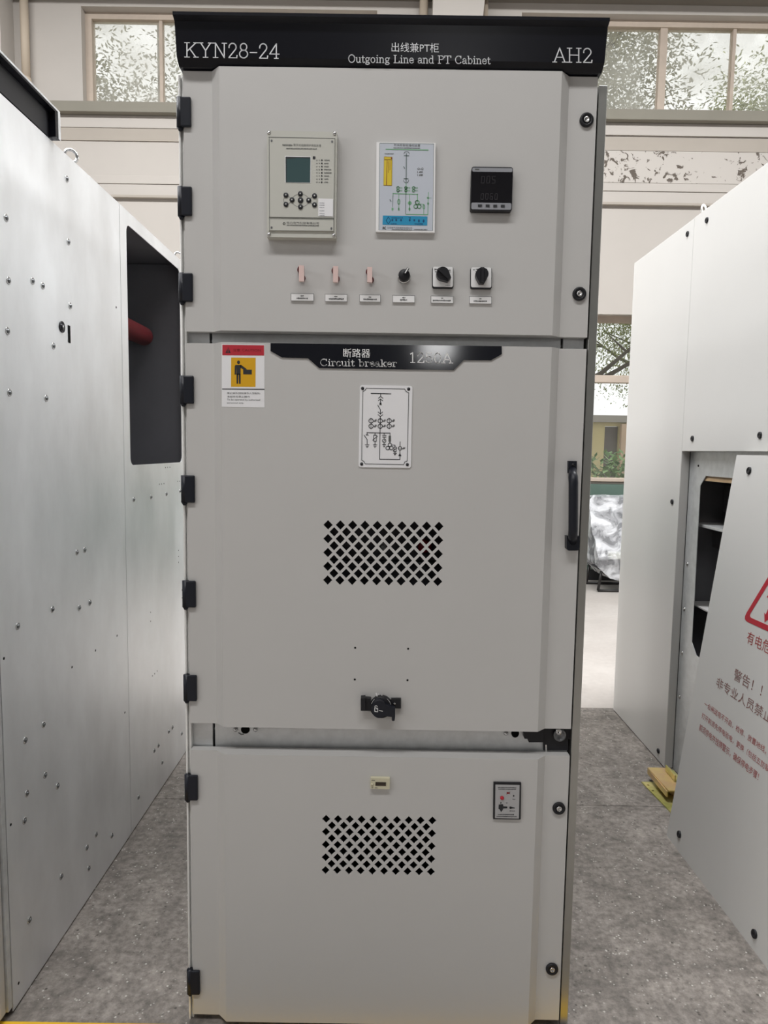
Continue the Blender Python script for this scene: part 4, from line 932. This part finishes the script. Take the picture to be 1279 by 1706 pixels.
# black title board, seen from its end
MB().prism([(-.06, 2.424), (-.06, 2.50), (.385, 2.50), (.385, 2.424), (.36, 2.424), (.36, 2.4945), (-.05, 2.4945), (-.05, 2.424)], lambda u, v, w: (w, u, v), -1.93, -0.965).build('title_board', 'black_gloss', LC)
MB().box(-1.93, -0.9640, -.06, .388, 2.5005, 2.506).box(-.972, -.9635, .375, .388, 2.425, 2.5).build('title_board_lip', 'galv', LC)
MB().box(-1.93, -.985, -.05, .36, 2.424, 2.494).build('title_board_core', 'black', LC)
# bolts and small holes
B0 = MB().lathe((0, 0, 0), (1, 0, 0), [(.0105, 0), (.0098, .0016), (.0072, .0018), (.0058, .0004), (.0046, .0004), (.0046, .0042), (.0030, .0052), (0, .0054)], 18).build('bolt', 'steel', p1, origin=(0, 0, 0))
B0.data.materials.append(M['steel_dark'])
for p_ in B0.data.polygons:
    r_ = math.hypot(p_.center.y, p_.center.z)
    if .0044 < r_ < .0078 or p_.center.x > .0045: p_.material_index = 1
bolts = [(10,363),(113.7,403),(14,467.6),(54,468),(71,476),(116.6,509.5),(12.3,551.4),(88.8,576.3),(15.5,654),(76.8,663.4),(111,298),(128,920),(140.7,916),(87.3,1015),(132,1012.5),(149.5,1003.7),(29.3,1043),(72.4,1207),(42,1233),(75,1291),(95.7,1309.4),(44.6,1321.7),(40.6,1367),(160,1390),(186,1392),(144.6,1411.8),(147.6,1446.5),(102,1460),(48.7,1532.6)]
bolts2 = [(222.7,832),(251.4,828),(277,823),(299.5,818),(287,1212),(281,1218.5),(302.5,1222),(263.7,1242),(256.7,1250.7),(270,1270),(230.5,1328)]
for i, (px, py) in enumerate(bolts):
    c = PLf.at(px, py)
    if i == 0: put(B0, c, p1); B0['_w'] = tuple(c)
    else: dup(B0, c, p1)
for px, py in bolts2: dup(B0, PLf.at(px, py), p2)
H0 = MB().lathe((0, 0, 0), (1, 0, 0), [(.0042, 0), (.0040, .0003), (0, .0003)], 10).build('screw_hole', 'hole', p1, origin=(0, 0, 0))
for i, (px, py) in enumerate([(193.5,512),(159,1083.7),(120,1111.5),(195,1059),(208,1187),(18,1374),(31,1638),(6.5,1097)]):
    c = PLf.at(px, py)
    if i == 0: put(H0, c, p1); H0['_w'] = tuple(c)
    else: dup(H0, c, p1)
for px, py in [(275.5,779),(279,778.7),(283,778.4),(265.5,806.8),(269,806.4),(273,805.6),(296,802),(299,801.7),(302,801.4),(297.3,917),(297.4,927),(297.4,937),(303,983),(303,996),(250.8,1020),(250.8,1035),(253.8,1126),(257.6,1122.4),(261.6,1118)]:
    h = dup(H0, PLf.at(px, py), p2); h.scale = (1, .8, .8)
c = PLf.at(102.6, 544.7)
lo = MB().lathe(c, (1, 0, 0), [(.017, 0), (.017, .003), (.015, .0035), (.0135, .0012), (.010, .0012), (.010, .004), (0, .005)], 26).build('lock', 'black_gloss', p1)
MB().lathe(c + Vector((.005, 0, 0)), (1, 0, 0), [(.004, 0), (.0035, .001), (0, .0012)], 12).build('core', 'steel', lo)
MB().poly(PLf, [(112.8,541.5),(117,543),(117.8,572),(113.6,570.5)], .0006).build('slot', 'hole', p1)
def eyebolt(c, zt, parent, matn, ax=0.35):
    t = MB(); R0 = .019; d = Vector((math.sin(ax), math.cos(ax), 0))
    t.tube([Vector((c.x, c.y, zt+.026)) + d*R0*math.cos(a) + Vector((0, 0, R0*math.sin(a))) for a in [x*.3142 for x in range(20)]], .0048, 8, True)
    t.lathe((c.x, c.y, zt-.001), (0, 0, 1), [(.016, 0), (.016, .006), (.009, .010)], 16); t.build('eye_bolt', matn, parent)
eyebolt(PX(XL-.02).at(118, 258), ZL, LC, 'steel', .9); eyebolt(PX(XL-.02).at(297, 428), ZL, LC, 'steel', .9)

# ================================================================== RIGHT CABINET
XR = 1.395; ZR = 2.613; YB = 2.27; YJ = 1.5165; XI = 1.436
RC = thing('switchgear_cabinet', (1.9, 1.1, 0), 'light grey cabinet with a big lower panel taken off, cavity open', 'cabinet')
PRt = PX(XR)
q1 = MB().box(XR, XR+.040, YJ+.0012, YB, .004, ZR, .0015, 1).build('side_panel', 'paint_side', RC)
q2 = MB().box(XR, XR+.040, -.05, YJ-.0012, 1.552, ZR+.002, .0015, 1).build('side_panel', 'paint_side', RC)
me = plate2d([(-.05, .004), (YJ-.002, .004), (YJ-.002, 1.552), (-.05, 1.552)], [[PX(XI).at(*p).yz for p in ((1166,809),(1175.5,793))] + [(.55, PX(XI).at(1175.5,793).z), (.45, PX(XI).at(1166,809).z)] + [(.45, PX(XI).at(1152,1070).z), (.55, PX(XI).at(1159.4,1092).z)] + [PX(XI).at(*p).yz for p in ((1159.4,1092),(1152,1070))]], .003)
q3 = MB().mesh(me, lambda a, b_, c_: (XI+.0015+c_, a, b_)).build('inner_plate', 'galv', RC)
fr = MB().box(XI+.004, 2.35, YB-.01, YB-.001, 0, ZR-.01).box(XI+.004, 2.35, -.05, YB-.012, ZR-.03, ZR-.022).box(2.34, 2.35, -.05, YB-.012, 0, ZR-.03).box(XI+.004, 2.34, -.05, -.04, 0, ZR-.03)
fr.box(XI+.004, 2.34, YJ+.02, YJ+.03, .01, ZR-.04)
fr.build('inner_frame', 'inside', RC)
MB().box(XR+.002, 2.35, -.05, YB-.002, ZR-.02, ZR-.004).build('top_plate', 'paint_side', RC)
zz = lambda py, X=1.75: PX(X).at(1180, py).z
MB().box(XI+.006, 1.78, -.03, YJ-.01, zz(800, 1.5), zz(796, 1.5)+.03).build('shelf', 'wood', RC)
MB().box(1.60, 1.63, -.03, YJ-.01, zz(848, 1.6), zz(806, 1.6)).build('baffle', 'inside', RC)
MB().box(XI+.02, 1.66, -.03, YJ-.01, zz(870, 1.6), zz(866, 1.6), .001, 1).build('rail', 'galv', RC)
MB().box(1.56, 1.66, -.03, YJ-.01, zz(905, 1.6), zz(872, 1.6)).build('channel', 'inside', RC)
MB().box(XI+.02, 1.70, -.03, YJ-.01, zz(995, 1.6)-.006, zz(995, 1.6)).box(1.68, 1.70, -.03, YJ-.01, zz(995, 1.6), zz(962, 1.6)).build('ledge', 'paint', RC)
K0 = MB().lathe((0, 0, 0), (-1, 0, 0), [(.0125, 0), (.0125, .004), (.011, .0055), (.006, .0058), (.005, .004), (0, .004)], 20).build('fastener', 'black', q2, origin=(0, 0, 0))
for i, (px, py, par) in enumerate(((1177.7,366.8,q2),(1145.3,389.8,q1),(1153.5,730.5,q2),(1266,725,q2),(1119.8,836,q1),(1096.7,1251,q1))):
    c = PRt.at(px, py)
    if i == 0: put(K0, c, par); K0['_w'] = tuple(c)
    else: dup(K0, c, par)
for px, py in ((1144.7,940),(1139.8,1014.8),(1136,1088),(1131.8,1161)):
    MB().lathe(PX(XI).at(px, py), (-1, 0, 0), [(.0105, 0), (.0098, .002), (.006, .002), (.0055, .0045), (0, .0055)], 16).build('bolt', 'steel', q3)
MB().disc(PX(XI), 1163, 776, 1.3, 2.0, .0006, 10).build('screw_hole', 'hole', q3)
eyebolt(PX(XR+.02).at(1172, 350), ZR-.004, RC, 'paint_side', .9)

# ================================================================== LEANING PANEL
A0, A1 = Vector((1.163, .928, 0.0)), Vector((1.352, .930, 1.538))
vv = (A1-A0).normalized(); uu = Vector((.016, -.999, 0)).normalized(); nn = uu.cross(vv).normalized()
if nn.x > 0: nn = -nn
LP = Plane(A0, nn); wid, hgt = 1.52, (A1-A0).length
LN = thing('cover_panel', A0 + uu*.75, 'loose grey cover panel with red warning triangle leaning on the open cabinet', 'panel')
def lpan(u, v, d): return A0 + uu*u + vv*v - nn*d
pb = MB()
for (u0, u1, v0, v1, d0, d1) in ((0, wid, 0, hgt, 0, .002), (0, .002, 0, hgt, .002, .022), (wid-.002, wid, 0, hgt, .002, .022), (.002, wid-.002, 0, .002, .002, .022), (.002, wid-.002, hgt-.002, hgt, .002, .022)):
    pb.add([lpan(*p) for p in ((u0,v0,d0),(u1,v0,d0),(u1,v1,d0),(u0,v1,d0),(u0,v0,d1),(u1,v0,d1),(u1,v1,d1),(u0,v1,d1))], [(0,1,2,3),(7,6,5,4),(0,4,5,1),(1,5,6,2),(2,6,7,3),(3,7,4,0)])
sheet = pb.build('sheet', 'paint_side', LN)
for px, py in ((1248, 784), (1131.6, 1390), (1257, 1556)):
    MB().lathe(LP.at(px, py), nn, [(.0135, 0), (.0135, .004), (.012, .0055), (.006, .0058), (.005, .004), (0, .004)], 20).build('fastener', 'black', LN)
kw = crop(1140, 930, 4.266)
def uv(p): d = p - A0; return d.dot(uu), d.dot(vv)
def pan_write(mb, body, x0y0, height, wd, lift=.0006):
    """writing on the panel: start (u,v of base line), letter height and length in metres"""
    me = text_mesh(body); co = np.array([v.co for v in me.vertices]); lo, hi = co.min(0), co.max(0); s_ = height/(hi[1]-lo[1]); sx = wd/(hi[0]-lo[0])
    mb.mesh(me, lambda x, y, z: lpan(x0y0[0]+(x-lo[0])*sx, x0y0[1]+(y-lo[1])*s_, -lift)); bpy.data.meshes.remove(me)
def at_uv(x, y): return uv(LP.at(*kw((x, y))[0]))
ua, va = at_uv(437, 600); ub, vb = at_uv(455, 515); hh = vb-va
tr_ = MB(); pan_write(tr_, '有电危险', (ua, va), hh, hh*4.3); tr_.build('lettering', 'red_panel', LN)
ua2, va2 = at_uv(345, 860); h2 = at_uv(360, 780)[1]-va2; u_end = at_uv(548, 960)[0]
tb_ = MB(); pan_write(tb_, '警告！！', (ua2, va2), h2, u_end-ua2); tb_.build('lettering', 'brown_panel', LN)
ua3, va3 = at_uv(222, 912); h3 = at_uv(235, 840)[1]-va3; u3 = at_uv(556, 1112)[0]
tb_ = MB(); pan_write(tb_, '非专业人员禁止打开', (ua3, va3), h3, (u3-ua3)*9/6.0); tb_.build('lettering', 'brown_panel', LN)
for (xa, ya, xb, yb_), body, n, tot in (((138,1052,148,1008),'一合闸送电不开启，检修、放置地线，放置警示标志',13,23), ((120,1135,128,1090),'打开前须先停电验电，更换（包括五防联锁等零部件）',13,23), ((102,1222,112,1168),'前须停电并挂牌警示，确保停电步骤！',16,16)):
    a_, v_ = at_uv(xa, ya); h_ = (at_uv(xb, yb_)[1]-v_)*.9
    tr_ = MB(); pan_write(tr_, body, (a_, v_), h_, (at_uv(520, 1590)[0]-at_uv(102, 1222)[0])*tot/16.0); tr_.build('lettering', 'red_panel', LN)
# warning triangle with a lightning bolt
cu_, cv_ = at_uv(412, 436); bu, bv = at_uv(593, 528)
side = .30; tri = MB()
Lb = (cu_, cv_); Rb = (cu_+side, cv_); Tp = (cu_+side/2, cv_+side*.86)
def tri_in(d): return [(Lb[0]+d*1.73, Lb[1]+d), (Rb[0]-d*1.73, Rb[1]+d), (Tp[0], Tp[1]-2*d)]
def soft(p, k):
    o = []
    for i in range(3):
        a, b_, c_ = Vector(p[i-1]), Vector(p[i]), Vector(p[(i+1) % 3]); A = b_+(a-b_).normalized()*k; B = b_+(c_-b_).normalized()*k
        for s_ in (0, .25, .5, .75, 1): q = A.lerp(b_, s_).lerp(b_.lerp(B, s_), s_); o.append((q.x, q.y))
    return o
tri.mesh(plate2d(soft(tri_in(0), .035), [soft(tri_in(.019), .02)], .0004), lambda x, y, z: lpan(x, y, -.0006-z))
cx_, cy_ = Tp[0], cv_+.095
bolt = [(.02,.10),(-.035,.012),(-.004,.012),(-.022,-.045),(-.032,-.04),(-.020,-.072),(.006,-.048),(-.006,-.046),(.036,.034),(.006,.034),(.045,.10)]
tri.add([lpan(cx_+x, cy_+y, -.0006) for x, y in bolt], [tuple(range(len(bolt)))])
tri.build('warning_symbol', 'red', LN)

# ================================================================== ZINC BRACKETS ON THE FLOOR
PZ = Plane((0, 0, 0), (0, 0, 1))
BR = thing('floor_bracket', (1.30, 1.25, 0), 'yellow zinc plated Z-shaped bracket on the floor beside the leaning panel', 'bracket')
a = PZ.at(1069.5, 1306); b_ = PZ.at(1120, 1358)
fp_ = [(a.x, a.y+.01), (b_.x+.01, b_.y-.10), (1.385, b_.y-.10), (1.385, a.y+.01)]
base_me = plate2d(fp_, [[(PZ.at(*p).x+.006*math.cos(t*.628), PZ.at(*p).y+.006*math.sin(t*.628)) for t in range(10)] for p in ((1079.5, 1310), (1087, 1319.3))], .006)
MB().mesh(base_me, lambda x, y, z: (x, y, .003+z)).build('foot_plate', 'zinc_green', BR)
zt = .060; PZ2 = Plane((0, 0, zt), (0, 0, 1)); c = PZ2.at(1078.5, 1278.5); d = PZ2.at(1113.5, 1317)
MB().add([Vector(p) for p in ((c.x+.045,c.y,.0061),(d.x+.045,d.y,.0061),(d.x+.051,d.y,.0061),(c.x+.051,c.y,.0061),(c.x+.045,c.y,zt-.004),(d.x+.045,d.y,zt-.004),(d.x+.051,d.y,zt-.004),(c.x+.051,c.y,zt-.004))], [(0,1,2,3),(7,6,5,4),(0,4,5,1),(1,5,6,2),(2,6,7,3),(3,7,4,0)]).build('web', 'zinc', BR)
MB().add([Vector(p) for p in ((c.x,c.y,zt-.006),(d.x,d.y,zt-.006),(1.37,d.y,zt-.006),(1.37,c.y,zt-.006),(c.x,c.y,zt),(d.x,d.y,zt),(1.37,d.y,zt),(1.37,c.y,zt))], [(0,1,2,3),(7,6,5,4),(0,4,5,1),(1,5,6,2),(2,6,7,3),(3,7,4,0)]).box(c.x, c.x+.006, d.y, c.y, zt-.03, zt-.004).build('top_plate', 'zinc', BR)
e = PZ2.at(1107.5, 1284.5); f = PZ2.at(1124, 1302.5)
CH = tag(MB().box(min(e.x, f.x), min(e.x, f.x)+.007, f.y, e.y, zt+.001, zt+.030, .001, 1).box(min(e.x, f.x)+.008, 1.372, f.y, e.y, zt+.001, zt+.006, .001, 1).build('angle_bracket', 'zinc_green'), 'small yellow green zinc angle lying on the bigger floor bracket', 'bracket')

# ================================================================== WRAPPED CHAIR
YC = 5.9
CHR = thing('chair', (2.62, YC, 0), 'dark chair on black tube legs wrapped in clear crumpled plastic film', 'chair')
def at_c(px, py, Y=YC): return PF(Y).at(px, py)
x_l = at_c(984, 900).x; x_r = at_c(1060, 900).x + .10; zb = at_c(1000, 955).z; zt_ = at_c(1010, 830).z
MB().box(x_l+.06, x_r-.02, YC+.28, YC+.40, zb+.05, zt_-.01, .02).build('backrest', 'charcoal', CHR)
MB().box(x_l+.05, x_r-.02, YC-.16, YC+.30, zb+.06, zb+.17, .03).build('seat', 'charcoal', CHR)
q = at_c(1023, 925, YC-.12); MB().box(q.x-.05, q.x+.14, YC-.14, YC-.02, q.z-.05, q.z+.03, .02).build('foam_block', 'foam', CHR)
for yy in (YC-.14, YC+.30):
    for xx in (x_l+.09, x_r-.1):
        MB().tube([(xx, yy, zb+.05), (xx-.03 if xx < x_l+.2 else xx+.03, yy, .016)], .016, 8).build('leg', 'black_metal', CHR)
MB().tube([(x_l+.06, YC-.14, .016), (x_r-.07, YC-.14, .016)], .016, 8).build('rail', 'black_metal', CHR)
MB().tube([(x_l+.06, YC+.30, .016), (x_r-.07, YC+.30, .016)], .016, 8).build('rail', 'black_metal', CHR)
# film: a loose hull draped around, crumpled
from mathutils import noise as mnoise
nu, nv = 44, 34; vs = []; fs = []
prof_l = [(955, 0.30), (950, .2), (925, .03), (900, 0), (870, .03), (848, .05), (836, .22), (829, .45)]
for j in range(nv):
    t_ = j/(nv-1); z = zb-.02 + (zt_+.015-zb+.02)*t_
    inset = .16*max(0, .16-t_)/.16 + .02 + .20*max(0, t_-.88)/.12*.5
    dep = .30*(1-.75*max(0, t_-.25)/.75) if t_ > .25 else .30
    y0 = YC-.22 + (.50*max(0, t_-.25)/.75); y1 = YC+.46
    x0, x1 = x_l + inset*.8, x_r - inset*.4
    for i in range(nu):
        s_ = i/nu*4; k = int(s_); r_ = s_-k
        p = [(x0+(x1-x0)*r_, y0), (x1, y0+(y1-y0)*r_), (x1-(x1-x0)*r_, y1), (x0, y1-(y1-y0)*r_)][k]
        v = Vector((p[0], p[1], z - (.05*r_ if k == 0 and j == 0 else 0)))
        nz_ = mnoise.noise_vector(v*5.0)*.030 + mnoise.noise_vector(v*17.0)*.006
        vs.append(v + nz_)
for j in range(nv-1):
    for i in range(nu): fs.append((j*nu+i, j*nu+(i+1) % nu, (j+1)*nu+(i+1) % nu, (j+1)*nu+i))
fs.append(tuple((nv-1)*nu+i for i in range(nu)))
MB().add(vs, fs, False).build('plastic_cover', 'film', CHR)

for o in list(bpy.data.objects):
    if '_w' in o: del o['_w']
